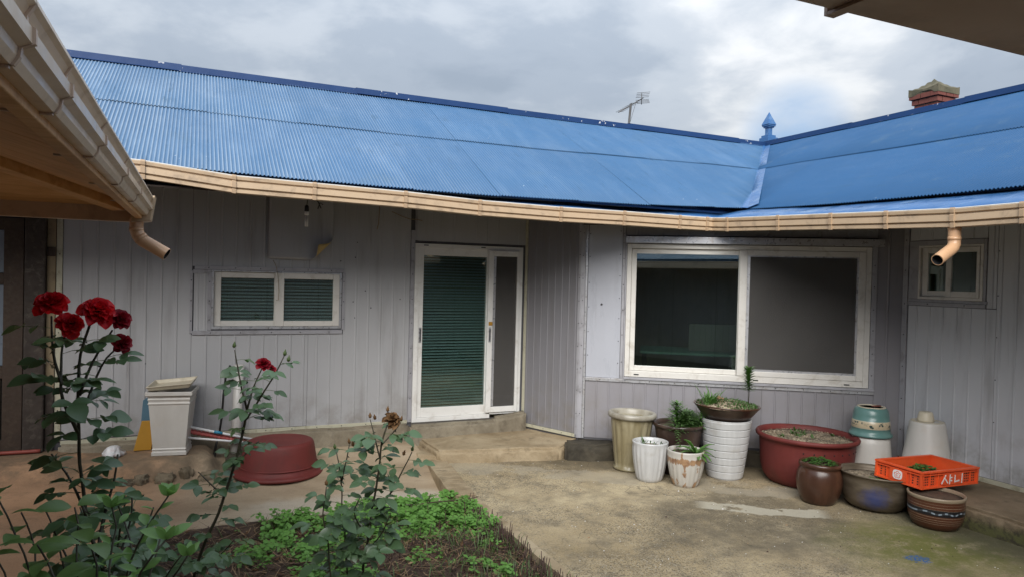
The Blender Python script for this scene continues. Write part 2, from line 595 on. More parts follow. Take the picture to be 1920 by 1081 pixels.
MAT['ledge'] = ledge_mat()
MAT['earth'] = rough_conc('earth', (.12, .09, .06), (.2, .15, .1), (.07, .055, .04))
MAT['soil'] = rough_conc('dry_soil', (.045, .028, .019), (.105, .066, .044), (.025, .017, .012), 9)
MAT['soil_pale'] = None


def gravel_mat():
    t = NT('perlite_soil')
    v = t.voro(68)
    s = t.n.new('ShaderNodeSeparateColor')
    t.l.new(v, s.inputs[0])
    c = t.ramp(s.outputs[0], [(.0, (.06, .04, .025)), (.35, (.17, .125, .08)), (.7, (.33, .26, .17)), (1, (.5, .42, .31))])
    c = t.mix(t.rng(t.noise(7, 4), .45, .65, 0, .65), c, (.05, .04, .026))
    c = t.mix(t.rng(t.noise(11, 5, .6, t.vec((1, 1, 1), (3, 3, 3))), .58, .7, 0, .7), c, (.06, .09, .025))
    return t.fin(c, .9, s.outputs[1], .8, .01)


MAT['soil_pale'] = gravel_mat()


def leaf_mat(name, a, b, back, rough=.42, spec=.5, trans=.25):
    t = NT(name)
    r = t.rand()
    c = t.mix(r, a, b)
    c = t.mix(t.rng(t.noise(30, 4, .6), .4, .7, 0, .35), c, tuple(x * 1.5 for x in b))
    if name == 'ground_cover_leaf':
        c = t.mix(t.rng(t.noise(13, 5, .7), .38, .66, .75, 0), c, (.045, .11, .018))
        c = t.mix(t.rng(t.noise(60, 2, .5), .55, .75, 0, .6), c, (.26, .40, .07))
    bf = t.n.new('ShaderNodeNewGeometry').outputs['Backfacing']
    c = t.mix(bf, c, back)
    m = t.fin(c, rough, t.noise(55, 3), .2, .003, 0, spec)
    tl = t.n.new('ShaderNodeBsdfTranslucent')
    t.l.new(c, tl.inputs[0])
    mx = t.n.new('ShaderNodeMixShader')
    mx.inputs[0].default_value = trans
    t.l.new(t.b.outputs[0], mx.inputs[1])
    t.l.new(tl.outputs[0], mx.inputs[2])
    t.l.new(mx.outputs[0], t.out.inputs[0])
    return m


MAT['rose_leaf'] = leaf_mat('rose_leaf', (.028, .074, .034), (.065, .135, .058), (.09, .16, .07), .36, .6, .25)
MAT['rose_leaf_young'] = leaf_mat('young_rose_leaf', (.06, .13, .035), (.11, .18, .05), (.13, .2, .08), .4, .5, .35)
MAT['shrub_leaf'] = leaf_mat('shrub_leaf', (.065, .175, .026), (.14, .31, .045), (.12, .21, .06), .4, .5, .3)
MAT['shrub_leaf_young'] = leaf_mat('bright_shrub_leaf', (.13, .30, .045), (.2, .40, .08), (.18, .34, .09), .4, .5, .35)
MAT['clover'] = leaf_mat('ground_cover_leaf', (.17, .38, .03), (.30, .52, .06), (.14, .3, .06), .5, .4, .3)
MAT['grass'] = leaf_mat('grass_blade', (.07, .15, .025), (.13, .21, .05), (.1, .16, .05), .5, .4, .3)
MAT['moss_green'] = leaf_mat('pot_green', (.035, .09, .018), (.075, .15, .03), (.07, .13, .04), .55, .3, .2)
MAT['bright_green'] = leaf_mat('pot_bright_green', (.06, .17, .025), (.11, .25, .04), (.1, .2, .05), .45, .4, .3)
MAT['stalk'] = plain('rose_stem', (.045, .04, .022), .6, .4, 30)
MAT['stalk_green'] = plain('green_stem', (.08, .12, .035), .55, .3, 30)
MAT['dead'] = plain('dead_stalk', (.055, .03, .022), .8, .5, 20)
MAT['straw'] = plain('dry_straw', (.25, .16, .085), .8, .5, 14)
MAT['brown_petal'] = leaf_mat('withered_petal', (.11, .055, .022), (.19, .105, .045), (.12, .06, .025), .7, .3, .15)


def petal_mat(name='red_rose_petal', A=(.50, .005, .016), B=(.85, .018, .022)):
    t = NT(name)
    r = t.rand()
    c = t.mix(r, A, B)
    c = t.mix(t.rng(t.noise(40, 3), .45, .7, 0, .5), c, (.22, .002, .012))
    m = t.fin(c, .5, t.noise(60, 3), .15, .003, 0, .35)
    tl = t.n.new('ShaderNodeBsdfTranslucent')
    t.l.new(c, tl.inputs[0])
    mx = t.n.new('ShaderNodeMixShader')
    mx.inputs[0].default_value = .3
    t.l.new(t.b.outputs[0], mx.inputs[1])
    t.l.new(tl.outputs[0], mx.inputs[2])
    t.l.new(mx.outputs[0], t.out.inputs[0])
    return m


MAT['petal'] = petal_mat()
MAT['petal_dark'] = petal_mat('dark_rose_petal', (.20, .004, .014), (.36, .008, .018))

# pots
MAT['olive'] = None


def streaky(name, a, b, dirt, rough, sc_=(9, 9, 1.2), amt=.5):
    t = NT(name)
    v = t.tc.outputs['Object']
    n = t.noise(1, 5, .6, t.vec(sc_, (0, 0, 0), v))
    c = t.mix(t.rng(n, .3, .7), a, b)
    c = t.mix(t.rng(t.noise(7, 6, .65, v), .52, .7, 0, amt), c, dirt)
    return t.fin(c, rough, t.noise(35, 4, .6, v), .12, .004)


MAT['olive'] = streaky('olive_glaze', (.20, .165, .09), (.33, .29, .19), (.14, .11, .06), .32)
MAT['olive_rim'] = streaky('pale_rim_glaze', (.25, .225, .175), (.35, .325, .27), (.13, .10, .065), .35)
MAT['white_glaze'] = streaky('white_glaze', (.44, .44, .435), (.52, .52, .515), (.3, .26, .2), .25, (14, 14, 1), .3)
MAT['white_plastic'] = streaky('white_plastic', (.50, .475, .435), (.58, .555, .51), (.5, .43, .34), .4, (5, 5, 2), .3)
MAT['tray'] = streaky('cream_plastic', (.5, .44, .32), (.58, .52, .4), (.3, .24, .15), .45)
MAT['dark_pot'] = streaky('dark_brown_glaze', (.032, .02, .016), (.06, .036, .027), (.10, .07, .05), .3)
MAT['jar_brown'] = streaky('brown_jar_glaze', (.045, .019, .011), (.085, .037, .021), (.03, .016, .01), .3)
MAT['red_plastic'] = streaky('red_rubber_plastic', (.105, .014, .011), (.15, .022, .017), (.085, .024, .018), .66, (3, 3, 2), .45)
MAT['green_glaze'] = None
MAT['orange'] = streaky('orange_crate_plastic', (.66, .075, .018), (.78, .105, .026), (.5, .07, .025), .42, (4, 4, 4), .3)
MAT['yellow'] = plain('yellow_board', (.42, .215, .02), .6, .15, 8)
MAT['blue_board'] = plain('blue_board', (.07, .15, .21), .6, .15, 8)
MAT['red_board'] = plain('red_brown_board', (.2, .04, .015), .6, .15, 8)
MAT['white_pipe'] = streaky('white_pipe_plastic', (.50, .48, .45), (.6, .58, .55), (.3, .25, .19), .4, (5, 5, 1), .5)
MAT['pink'] = plain('pink_foam', (.5, .12, .11), .7, .15, 20)
MAT['white_print'] = plain('white_print', (.72, .70, .68), .5, .08, 20)
MAT['teal'] = plain('teal_plastic', (.03, .22, .36), .4)


def rust_mat():
    t = NT('white_glaze_rust')
    v = t.tc.outputs['Object']
    z = t.xyz(v)[2]
    n = t.noise(1, 6, .65, t.vec((16, 16, 6), (0, 0, 0), v))
    c = t.mix(t.noise(8, 4, .5, v), (.42, .395, .35), (.52, .495, .45))
    up = t.math('MULTIPLY', t.rng(z, .19, .235), t.rng(z, .27, .25))
    lo = t.rng(z, .10, .0)
    m = t.math('ADD', t.math('MULTIPLY', up, .18), t.math('MULTIPLY', lo, .12))
    f = t.rng(t.math('ADD', n, m), .58, .64, 0, .9)
    c = t.mix(f, c, t.ramp(t.noise(22, 3, .6, v), [(.3, (.15, .06, .022)), (.7, (.38, .22, .10))]))
    return t.fin(c, .35, n, .15, .004)


MAT['rust'] = rust_mat()


def metal_bowl_mat():
    t = NT('aged_metal')
    v = t.tc.outputs['Object']
    z = t.xyz(v)
    n = t.noise(1, 6, .6, t.vec((4, 4, 14), (0, 0, 0), v))
    c = t.mix(t.rng(n, .3, .7), (.085, .065, .043), (.175, .14, .10))
    # blue paint on the side facing the yard
    dx = t.math('ADD', t.dot(Vector((.9, -.43, 0)), v), .10)
    dz = t.math('MULTIPLY', t.math('ADD', z[2], -.115), 1.1)
    d = t.math('SQRT', t.math('ADD', t.math('MULTIPLY', dx, dx), t.math('MULTIPLY', dz, dz)))
    d = t.math('ADD', d, t.math('MULTIPLY', t.math('SUBTRACT', t.noise(11, 7, .75, v), .5), .2))
    f = t.math('MULTIPLY', t.rng(d, .135, .01, 0, .6), t.rng(t.dot(Vector((-.43, -.9, 0)), v), .08, .14))
    c = t.mix(f, c, (.018, .06, .29))
    return t.fin(c, t.rng(n, .3, .7, .35, .55), t.noise(30, 4, .6, v), .1, .004, .35)


MAT['bowl_metal'] = metal_bowl_mat()


def stripe_mat():
    t = NT('striped_pot_glaze')
    v = t.tc.outputs['Object']
    z = t.xyz(v)[2]
    n = t.math('ADD', z, t.math('MULTIPLY', t.math('SUBTRACT', t.noise(9, 3, .5, v), .5), .004))
    W, B, K, S = (.30, .235, .165), (.085, .029, .015), (.012, .011, .014), (.26, .20, .135)
    st = [(0, B)]
    for a in (.055, .071, .087, .107):
        st += [(a, W), (a + .0022, B)]
    st += [(.118, K), (.163, W), (.165, B), (.182, W), (.184, B), (.203, W), (.205, B), (.223, S)]
    k = 1 / .3
    c = t.ramp(t.math('MULTIPLY', n, k), [(p * k, q) for p, q in st], 'CONSTANT')
    # a sprig of pale leaves in the black band
    x = t.dot(Vector((.9, -.43, 0)), v)
    wave = t.math('MULTIPLY', t.math('SINE', t.math('MULTIPLY', x, 55)), .006)
    dd = t.math('ABSOLUTE', t.math('SUBTRACT', t.math('ADD', z, wave), .141))
    lf = t.math('MULTIPLY', t.rng(dd, .007, .004), t.rng(t.math('SINE', t.math('MULTIPLY', x, 160)), -.3, .3, .15, 1))
    lf = t.math('MULTIPLY', lf, t.math('MULTIPLY', t.rng(z, .122, .125), t.rng(z, .16, .157)))
    c = t.mix(t.math('MULTIPLY', lf, .8), c, (.3, .36, .42))
    c = t.mix(t.rng(t.noise(9, 5, .6, v), .55, .75, 0, .4), c, (.07, .035, .02))
    return t.fin(c, .33, t.noise(25, 3, .5, v), .1, .004)


MAT['stripe'] = stripe_mat()


def green_mat():
    t = NT('green_glaze_flower_band')
    v = t.tc.outputs['Object']
    z = t.xyz(v)[2]
    n = t.noise(6, 5, .6, v)
    c = t.mix(n, (.075, .165, .15), (.13, .24, .22))
    bandf = t.math('MULTIPLY', t.rng(z, .073, .075), t.rng(z, .143, .141))
    x = t.dot(Vector((.9, -.43, 0)), v)
    cream = t.mix(t.noise(14, 4, .6, v), (.42, .34, .22), (.52, .44, .3))
    cx = t.math('SINE', t.math('MULTIPLY', x, 75))
    dz = t.math('ABSOLUTE', t.math('SUBTRACT', t.math('SUBTRACT', z, .108), t.math('MULTIPLY', t.math('SINE', t.math('MULTIPLY', x, 37)), .012)))
    fl = t.math('MULTIPLY', t.rng(dz, .020, .012), t.rng(t.voro(48, v, 'Distance'), .50, .38))
    fl = t.math('MULTIPLY', fl, t.rng(cx, -.5, .1, .25, 1))
    cream = t.mix(fl, cream, (.025, .055, .055))
    edge = t.math('MAXIMUM', t.math('MULTIPLY', t.rng(z, .073, .074), t.rng(z, .079, .078)), t.math('MULTIPLY', t.rng(z, .137, .138), t.rng(z, .143, .142)))
    cream = t.mix(edge, cream, (.5, .44, .32))
    c = t.mix(bandf, c, cream)
    return t.fin(c, .28, n, .05, .004)


MAT['green_glaze'] = green_mat()
MAT['brick'] = plain('red_brick', (.16, .048, .034), .85, .35, 25, (.1, .07, .05), .5, .4, 60)
MAT['mortar'] = plain('mortar', (.23, .20, .17), .9, .2, 20, None, 0, .3)
MAT['chimney_cap'] = rough_conc('lichen_cement', (.085, .08, .05), (.16, .14, .09), (.05, .048, .032), 6)
MAT['alu'] = plain('dull_aluminium', (.10, .095, .09), .5, .2, 20, metal=.5)
MAT['bag'] = plain('white_plastic_bag', (.6, .6, .6), .35, .2, 20, (.35, .04, .03), .5)
MAT['cardboard'] = plain('grey_board', (.15, .145, .11), .8)
MAT['foam'] = plain('yellow_foam', (.42, .31, .13), .9, .35, 40, (.2, .13, .05), .5, .6, 50)


# ------------------------------------------------------------------ building helpers
WORLD = {}


class MB:
    def __init__(s):
        s.v, s.f, s.m, s.sm = [], [], [], []

    def add(s, verts, faces, mi=0, smooth=False):
        o = len(s.v)
        s.v += [tuple(p) for p in verts]
        s.f += [tuple(i + o for i in f) for f in faces]
        s.m += [mi] * len(faces)
        s.sm += [smooth] * len(faces)
        return s

    def hexa(s, b, t, mi=0):           # bottom loop, top loop (4 each, ccw from above)
        return s.prism2(b, t, mi)

    def prism2(s, b, t, mi=0):
        n = len(b)
        return s.add(list(b) + list(t), [tuple(range(n))[::-1], tuple(range(n, 2 * n))] + [(i, (i + 1) % n, n + (i + 1) % n, n + i) for i in range(n)], mi)

    def box(s, a, b, mi=0):
        x0, y0, z0 = (min(a[i], b[i]) for i in range(3))
        x1, y1, z1 = (max(a[i], b[i]) for i in range(3))
        q = [(x0, y0), (x1, y0), (x1, y1), (x0, y1)]
        return s.prism2([(*p, z0) for p in q], [(*p, z1) for p in q], mi)

    def tube(s, path, r, segs=8, mi=0, caps=True, smooth=True):
        path = [Vector(p) for p in path]
        n = len(path)
        rs = r if isinstance(r, (list, tuple)) else [r] * n
        vs_, fs = [], []
        ref = None
        for i, p in enumerate(path):
            t = (path[min(i + 1, n - 1)] - path[max(i - 1, 0)])
            t = t.normalized() if t.length else Vector((0, 0, 1))
            if ref is None:
                ref = t.orthogonal().normalized()
            else:
                ref = (ref - t * ref.dot(t))
                ref = ref.normalized() if ref.length > 1e-6 else t.orthogonal().normalized()
            b = t.cross(ref)
            for k in range(segs):
                a = 2 * pi * k / segs
                vs_.append(p + (ref * math.cos(a) + b * math.sin(a)) * rs[i])
        for i in range(n - 1):
            for k in range(segs):
                k2 = (k + 1) % segs
                fs.append((i * segs + k, i * segs + k2, (i + 1) * segs + k2, (i + 1) * segs + k))
        s.add(vs_, fs, mi, smooth)
        if caps:
            o = len(s.v) - len(vs_)
            s.f.append(tuple(o + k for k in range(segs))[::-1]); s.m.append(mi); s.sm.append(False)
            s.f.append(tuple(o + (n - 1) * segs + k for k in range(segs))); s.m.append(mi); s.sm.append(False)
        return s

    def lathe(s, prof, segs=48, flute=None, mi=0, cx=0, cy=0, wob=0.0, matfn=None, sx=1.0, sy=1.0):
        """prof: list of (r, z); flute(r, z, angle) may bend the radius"""
        vs_, fs = [], []
        n = len(prof)
        for j, (r, z) in enumerate(prof):
            for k in range(segs):
                a = 2 * pi * k / segs
                rr = flute(r, z, a) if flute else r
                if wob:
                    rr += wob * mnoise.noise((math.cos(a) * 1.3 + cx, math.sin(a) * 1.3 + cy, z * 5))
                vs_.append((cx + rr * math.cos(a) * sx, cy + rr * math.sin(a) * sy, z))
        o = len(s.v)
        for j in range(n - 1):
            m_ = matfn(j) if matfn else mi
            f_ = []
            for k in range(segs):
                k2 = (k + 1) % segs
                f_.append((o + j * segs + k, o + j * segs + k2, o + (j + 1) * segs + k2, o + (j + 1) * segs + k))
            s.f += f_
            s.m += [m_] * len(f_)
            s.sm += [True] * len(f_)
        s.v += vs_
        if prof[0][0] > 1e-4:
            s.f.append(tuple(o + k for k in range(segs))[::-1]); s.m.append(matfn(0) if matfn else mi); s.sm.append(False)
        if prof[-1][0] > 1e-4:
            s.f.append(tuple(o + (n - 1) * segs + k for k in range(segs))); s.m.append(matfn(n - 2) if matfn else mi); s.sm.append(False)
        return s

    def mesh(s, name, mats):
        me = bpy.data.meshes.new(name)
        me.from_pydata(s.v, [], s.f)
        for m in (mats if isinstance(mats, (list, tuple)) else [mats]):
            me.materials.append(MAT[m] if isinstance(m, str) else m)
        me.polygons.foreach_set('material_index', s.m)
        me.polygons.foreach_set('use_smooth', s.sm)
        me.validate()
        me.update()
        return me

    def build(s, name, mats, parent=None, local=False, bevel=0.0, fix=True):
        me = s.mesh(name, mats)
        if fix:
            bm = bmesh.new()
            bm.from_mesh(me)
            bmesh.ops.recalc_face_normals(bm, faces=bm.faces)
            bm.to_mesh(me)
            bm.free()
        o = bpy.data.objects.new(name, me)
        C.objects.link(o)
        attach(o, parent, local)
        if bevel:
            b = o.modifiers.new('bevel', 'BEVEL')
            b.width = bevel
            b.segments = 2
            b.limit_method = 'ANGLE'
            b.angle_limit = rad(40)
        return o


def attach(o, parent, local=False, mat=None):
    M_ = mat or Matrix.Identity(4)
    if parent is not None:
        o.parent = parent
        if not local:
            o.matrix_parent_inverse = WORLD[parent.name].inverted()
            WORLD[o.name] = M_
        else:
            WORLD[o.name] = WORLD[parent.name] @ M_
    else:
        WORLD[o.name] = M_
    if mat is not None:
        o.matrix_basis = mat


def put(mesh, name, parent, M_, kind=None):
    o = bpy.data.objects.new(name, mesh)
    C.objects.link(o)
    attach(o, parent, False, M_)
    return o


def tag(o, label=None, cat=None, group=None, kind=None):
    for k, v in (('label', label), ('category', cat), ('group', group), ('kind', kind)):
        if v:
            o[k] = v
    return o


def thing(name, loc, label, cat, group=None, rot=None):
    o = bpy.data.objects.new(name, None)
    o.empty_display_size = .1
    C.objects.link(o)
    M_ = Matrix.Translation(loc)
    if rot is not None:
        M_ = M_ @ rot
    o.matrix_basis = M_
    WORLD[o.name] = M_
    return tag(o, label, cat, group)


class Wall:
    """a vertical wall plane: o + d*u, off outward (towards the yard)"""
    def __init__(s, a, b):
        s.a = Vector((a[0], a[1], 0))
        d = Vector((b[0] - a[0], b[1] - a[1], 0))
        s.L = d.length
        s.d = d.normalized()
        s.n = Vector((s.d.y, -s.d.x, 0))

    def p(s, u, off, z):
        q = s.a + s.d * u + s.n * off
        return (q.x, q.y, z)

    def box(s, mb, u0, u1, z0, z1, o0, o1, mi=0):
        q = [(u0, o0), (u1, o0), (u1, o1), (u0, o1)]
        mb.prism2([s.p(u, o, z0) for u, o in q], [s.p(u, o, z1) for u, o in q], mi)
        return mb

    def part(s, name, mat, parent, u0, u1, z0, z1, o0, o1, bevel=.0015):
        return s.box(MB(), u0, u1, z0, z1, o0, o1).build(name, mat, parent, bevel=bevel)

    def panel(s, parent, u0, u1, z0, z1, pitch=.125, ph=0., h=.006, mat='wall', gap=.0015, w=.011, dent=.0, off=0.):
        us = [(u0 + gap, 0.)]
        if pitch:
            k = math.ceil((u0 - ph + .02) / pitch)
            while ph + k * pitch < u1 - .02:
                r = ph + k * pitch
                us += [(r - w, 0), (r - w * .45, h), (r + w * .45, h), (r + w, -.0006)]
                us += [(r + w + .004, 0)]
                k += 1
        us.append((u1 - gap, 0.))
        us = [q for i, q in enumerate(us) if i == 0 or q[0] > us[i - 1][0] + 1e-5]
        nz = 3
        mb = MB()
        vs_, n = [], len(us)
        for j in range(nz):
            z = z0 + gap + (z1 - z0 - 2 * gap) * j / (nz - 1)
            for u, o in us:
                vs_.append(s.p(u, off + o + (dent * mnoise.noise((u * 2.3, z * 1.7, s.a.x)) if dent else 0), z))
        fs = [(j * n + i, j * n + i + 1, (j + 1) * n + i + 1, (j + 1) * n + i) for j in range(nz - 1) for i in range(n - 1)]
        b0 = len(vs_)
        for j in range(nz):
            z = z0 + gap + (z1 - z0 - 2 * gap) * j / (nz - 1)
            vs_ += [s.p(u0 + gap, -.006 + off, z), s.p(u1 - gap, -.006 + off, z)]
        for j in range(nz - 1):
            a = b0 + 2 * j
            fs += [(j * n, (j + 1) * n, a + 2, a), (j * n + n - 1, a + 1, a + 3, (j + 1) * n + n - 1)]
        fs += [tuple(range(n)) + (b0 + 1, b0), tuple(range((nz - 1) * n, nz * n)) + (b0 + 2 * nz - 1, b0 + 2 * nz - 2)]
        mb.add(vs_, fs)
        return mb.build('wall_panel', mat, parent)


SCREWS = MB()


def screw(w, u, z, off=.004, r=.0055):
    q = [w.p(u + r * math.cos(a), off, z + r * math.sin(a)) for a in [k * pi / 3 for k in range(6)]]
    t = [w.p(u + r * .6 * math.cos(a), off + .005, z + r * .6 * math.sin(a)) for a in [k * pi / 3 for k in range(6)]]
    SCREWS.prism2(q, t)


def screw_row(w, u0, z0, u1, z1, n, off=.004):
    for i in range(n):
        k = (i + .5) / n
        screw(w, u0 + (u1 - u0) * k + random.uniform(-.01, .01) * (u0 != u1), z0 + (z1 - z0) * k + random.uniform(-.01, .01) * (z0 != z1), off)


def frame_bars(w, u0, u1, z0, z1, bl, br, bb, bt, o0, o1, mb=None):
    """four bars, mitre free: stiles run through, rails butt between them"""
    mb = mb or MB()
    w.box(mb, u0, u0 + bl, z0, z1, o0, o1)
    w.box(mb, u1 - br, u1, z0, z1, o0, o1)
    w.box(mb, u0 + bl, u1 - br, z0, z0 + bb, o0, o1 - .001)
    w.box(mb, u0 + bl, u1 - br, z1 - bt, z1, o0, o1 - .001)
    return mb


def hgrid(x0, x1, y0, y1, step, fz, keep=None):
    nx, ny = max(2, int((x1 - x0) / step) + 1), max(2, int((y1 - y0) / step) + 1)
    xs, ys = np.linspace(x0, x1, nx), np.linspace(y0, y1, ny)
    mb = MB()
    vs_ = [(x, y, fz(x, y)) for y in ys for x in xs]
    fs = [(j * nx + i, j * nx + i + 1, (j + 1) * nx + i + 1, (j + 1) * nx + i) for j in range(ny - 1) for i in range(nx - 1)
          if keep is None or keep((xs[i] + xs[i + 1]) / 2, (ys[j] + ys[j + 1]) / 2)]
    mb.add(vs_, fs, 0, True)
    return mb


def sstep(a, b, x):
    t = max(0., min(1., (x - a) / (b - a)))
    return t * t * (3 - 2 * t)


def nz_(x, y, s, k=0):
    return mnoise.noise((x * s + 11.3, y * s - 4.1, k))


# ------------------------------------------------------------------ ground
BED_X0, BED_X1, BED_Y1 = -.38, 2.075, 5.42
tag(MB().add([(-120, -120, -.5), (120, -120, -.5), (120, 120, -.5), (-120, 120, -.5)], [(0, 1, 2, 3)]).build('ground', 'earth'), kind='structure')


def court_z(x, y):
    return .004 * nz_(x, y, 1.1) + .0018 * nz_(x, y, 7, 2)


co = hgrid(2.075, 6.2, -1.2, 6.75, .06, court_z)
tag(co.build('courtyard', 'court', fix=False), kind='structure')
MBs = MB()
MBs.box((2.075, -1.2, -.3), (6.2, 6.75, -.02))
tag(MBs.build('courtyard_slab', 'plinth'), kind='structure')


def path_z(x, y):
    z = -.055 + .15 * sstep(5.5, 7.1, y) + .012 * nz_(x, y, 1.4) + .003 * nz_(x, y, 9)
    # rubble ledge under the wall, left of the drain
    e = 6.5 + .10 * nz_(x, y, 2.3, 4) + .05 * nz_(x, y, 7, 5)
    l_ = sstep(e - .04, e + .07, y) * (1 - sstep(.10 + .05 * nz_(x, y, 5, 3), .22, x)) * (.35 + .65 * sstep(-.95, -.35, x))
    z = z + l_ * (.2 - z) + l_ * .012 * nz_(x, y, 8, 6)
    z += .1 * (1 - sstep(-1.2, -.4, x)) * sstep(5.6, 6.6, y)
    z -= .05 * sstep(1.45, 1.95, x) * (1 - sstep(6.4, 6.9, y))
    # drain hollow beside the white pipe
    z -= .07 * math.exp(-(((x - .36) / .16) ** 2 + ((y - 6.55) / .2) ** 2))
    return z


def path_keep(x, y):
    return not (x > BED_X0 and y < BED_Y1 - .02)


STONES = []
tag(hgrid(-4, 2.06, -1.0, 7.12, .045, path_z, path_keep).build('path', 'path', fix=False), kind='structure')


path_o = bpy.data.objects['path']
rs_ = random.Random(3)
for k in range(6):
    cx_ = -.66 + .15 * k + rs_.uniform(-.02, .02)
    cy_ = 6.50 + rs_.uniform(-.03, .03)
    w_, d_ = rs_.uniform(.075, .10), rs_.uniform(.06, .09)
    m_ = rs_.randint(5, 7)
    a0 = rs_.uniform(0, 6)
    STONES.append((cx_, cy_, [(cx_ + w_ * rs_.uniform(.8, 1.1) * math.cos(a0 + i * 2 * pi / m_), cy_ + d_ * rs_.uniform(.8, 1.1) * math.sin(a0 + i * 2 * pi / m_)) for i in range(m_)], rs_.uniform(.05, .15)))


def bed_z(x, y):
    z = -.06 + .05 * nz_(x, y, 1.7) + .022 * nz_(x, y, 6, 1) + .012 * nz_(x, y, 17, 2)
    e = max(sstep(5.1, 5.42, y), sstep(1.75, 2.05, x))
    return z * (1 - .6 * e) - .018 * e


tag(hgrid(BED_X0 - .04, BED_X1, 2.2, BED_Y1 + .06, .035, bed_z).build('flower_bed', 'soil', fix=False), kind='structure')

# curb strip between the path and the yard
mb = MB()
N = 14
for i in range(N):
    k0, k1 = i / N, (i + 1) / N

    def edge(k):
        l_ = Vector((2.10, 6.92)).lerp(Vector((1.925, 5.40)), k) + Vector((.012 * nz_(k * 3, 0, 3), 0))
        r_ = Vector((2.30, 6.92)).lerp(Vector((2.12, 5.36)), k) + Vector((.012 * nz_(k * 3, 9, 3), 0))
        return l_, r_, .024 + .006 * nz_(k * 4, 2, 3)
    a, b, za = edge(k0)
    c, d, zc = edge(k1)
    mb.prism2([(c.x, c.y, -.2), (d.x, d.y, -.2), (b.x, b.y, -.2), (a.x, a.y, -.2)], [(c.x, c.y, zc), (d.x, d.y, zc), (b.x, b.y, za), (a.x, a.y, za)])
tag(mb.build('curb', 'step', bevel=.006), kind='structure')
# raised rim of the bed along the yard
mb = MB()
for i in range(18):
    y0, y1 = 5.36 - i * .18, 5.36 - (i + 1) * .18
    x0 = 2.045 + .012 * nz_(y0, 1, 3)
    x1 = 2.045 + .012 * nz_(y1, 1, 3)
    mb.prism2([(x1, y1, -.2), (2.12, y1, -.2), (2.12, y0, -.2), (x0, y0, -.2)], [(x1, y1, .006), (2.12, y1, .008), (2.12, y0, .008), (x0, y0, .006)])
tag(mb.build('kerb', 'step'), kind='structure')


def lumpy(poly, z0, z1, name, mat, amp=.012, step=.05, parent=None, slope=None, sc_=3.):
    """a block over a polygon with an uneven top and faces"""
    bm = bmesh.new()
    vb = [bm.verts.new((x, y, z0)) for x, y in poly]
    f = bm.faces.new(vb)
    ext = bmesh.ops.extrude_face_region(bm, geom=[f])
    for e in ext['geom']:
        if isinstance(e, bmesh.types.BMVert):
            e.co.z = z1(e.co.x, e.co.y) if callable(z1) else z1
    bmesh.ops.recalc_face_normals(bm, faces=bm.faces)
    bmesh.ops.bevel(bm, geom=[e for e in bm.edges if all(v.co.z > z0 + .01 for v in e.verts) or abs(e.verts[0].co.z - e.verts[1].co.z) > .03], offset=.022, segments=2, affect='EDGES')
    bmesh.ops.triangulate(bm, faces=bm.faces)
    for _ in range(7):
        es = [e for e in bm.edges if e.calc_length() > step * 1.6]
        if not es or len(bm.faces) > 9000:
            break
        bmesh.ops.subdivide_edges(bm, edges=es, cuts=1)
        bmesh.ops.triangulate(bm, faces=[f for f in bm.faces if len(f.verts) > 3])
    for v in bm.verts:
        n = mnoise.noise_vector((v.co.x * sc_, v.co.y * sc_, v.co.z * sc_)) + .5 * mnoise.noise_vector((v.co.x * sc_ * 4, v.co.y * sc_ * 4, v.co.z * sc_ * 4))
        k = amp if v.co.z > z0 + .005 else amp * .3
        v.co += n * k
    me = bpy.data.meshes.new(name)
    bm.to_mesh(me)
    bm.free()
    for p in me.polygons:
        p.use_smooth = True
    me.materials.append(MAT[mat])
    o = bpy.data.objects.new(name, me)
    C.objects.link(o)
    attach(o, parent)
    return o


for cx_, cy_, poly_, h_ in STONES:
    lumpy(poly_, path_z(cx_, cy_ - .1) - .03, h_, 'stone', 'rubble', .022, .025, path_o, None, 6.)

tag(lumpy([(2.15, 6.45), (3.33, 6.19), (3.68, 6.40), (3.42, 7.12), (2.12, 7.12)], -.15, lambda x, y: .12 + .035 * sstep(3.3, 3.5, x), 'step', 'step', .007), kind='structure')
tag(lumpy([(1.98, 6.6), (2.20, 6.43), (2.20, 7.05), (2.0, 7.05)], -.15, .055, 'step_apron', 'step', .010), kind='structure')
tag(lumpy([(5.33, -1.0), (6.2, -1.0), (6.2, 2.78), (5.33, 2.78)], -.1, .165, 'porch_ledge', 'ledge', .008, .07), kind='structure')
tag(lumpy([(5.325, 2.792), (6.2, 2.792), (6.2, 4.45), (5.9, 4.45), (5.34, 4.30)], -.1, .163, 'porch_ledge', 'ledge', .008, .05), kind='structure')

# ------------------------------------------------------------------ the L-shaped house
house = thing('house', (3.4, 7.1, 0), 'grey metal-clad house with a blue corrugated roof round the corner of the yard', 'house')
W1 = Wall((0, 7.1), (1, 7.1))                  # long left wall, u = world x
W2 = Wall((3.336, 7.1), (3.635, 6.377))        # slanting return beside the door
W3 = Wall((3.635, 6.377), (6.15, 4.62))        # wall with the big window
W4 = Wall((6.15, 4.62), (6.15, -1.0))          # right wing


def core(w, spans, name='wall'):
    mb = MB()
    for u0, u1, z0, z1 in spans:
        w.box(mb, u0, u1, z0, z1, -.11, -.005)
    return mb.build(name, 'core', house)


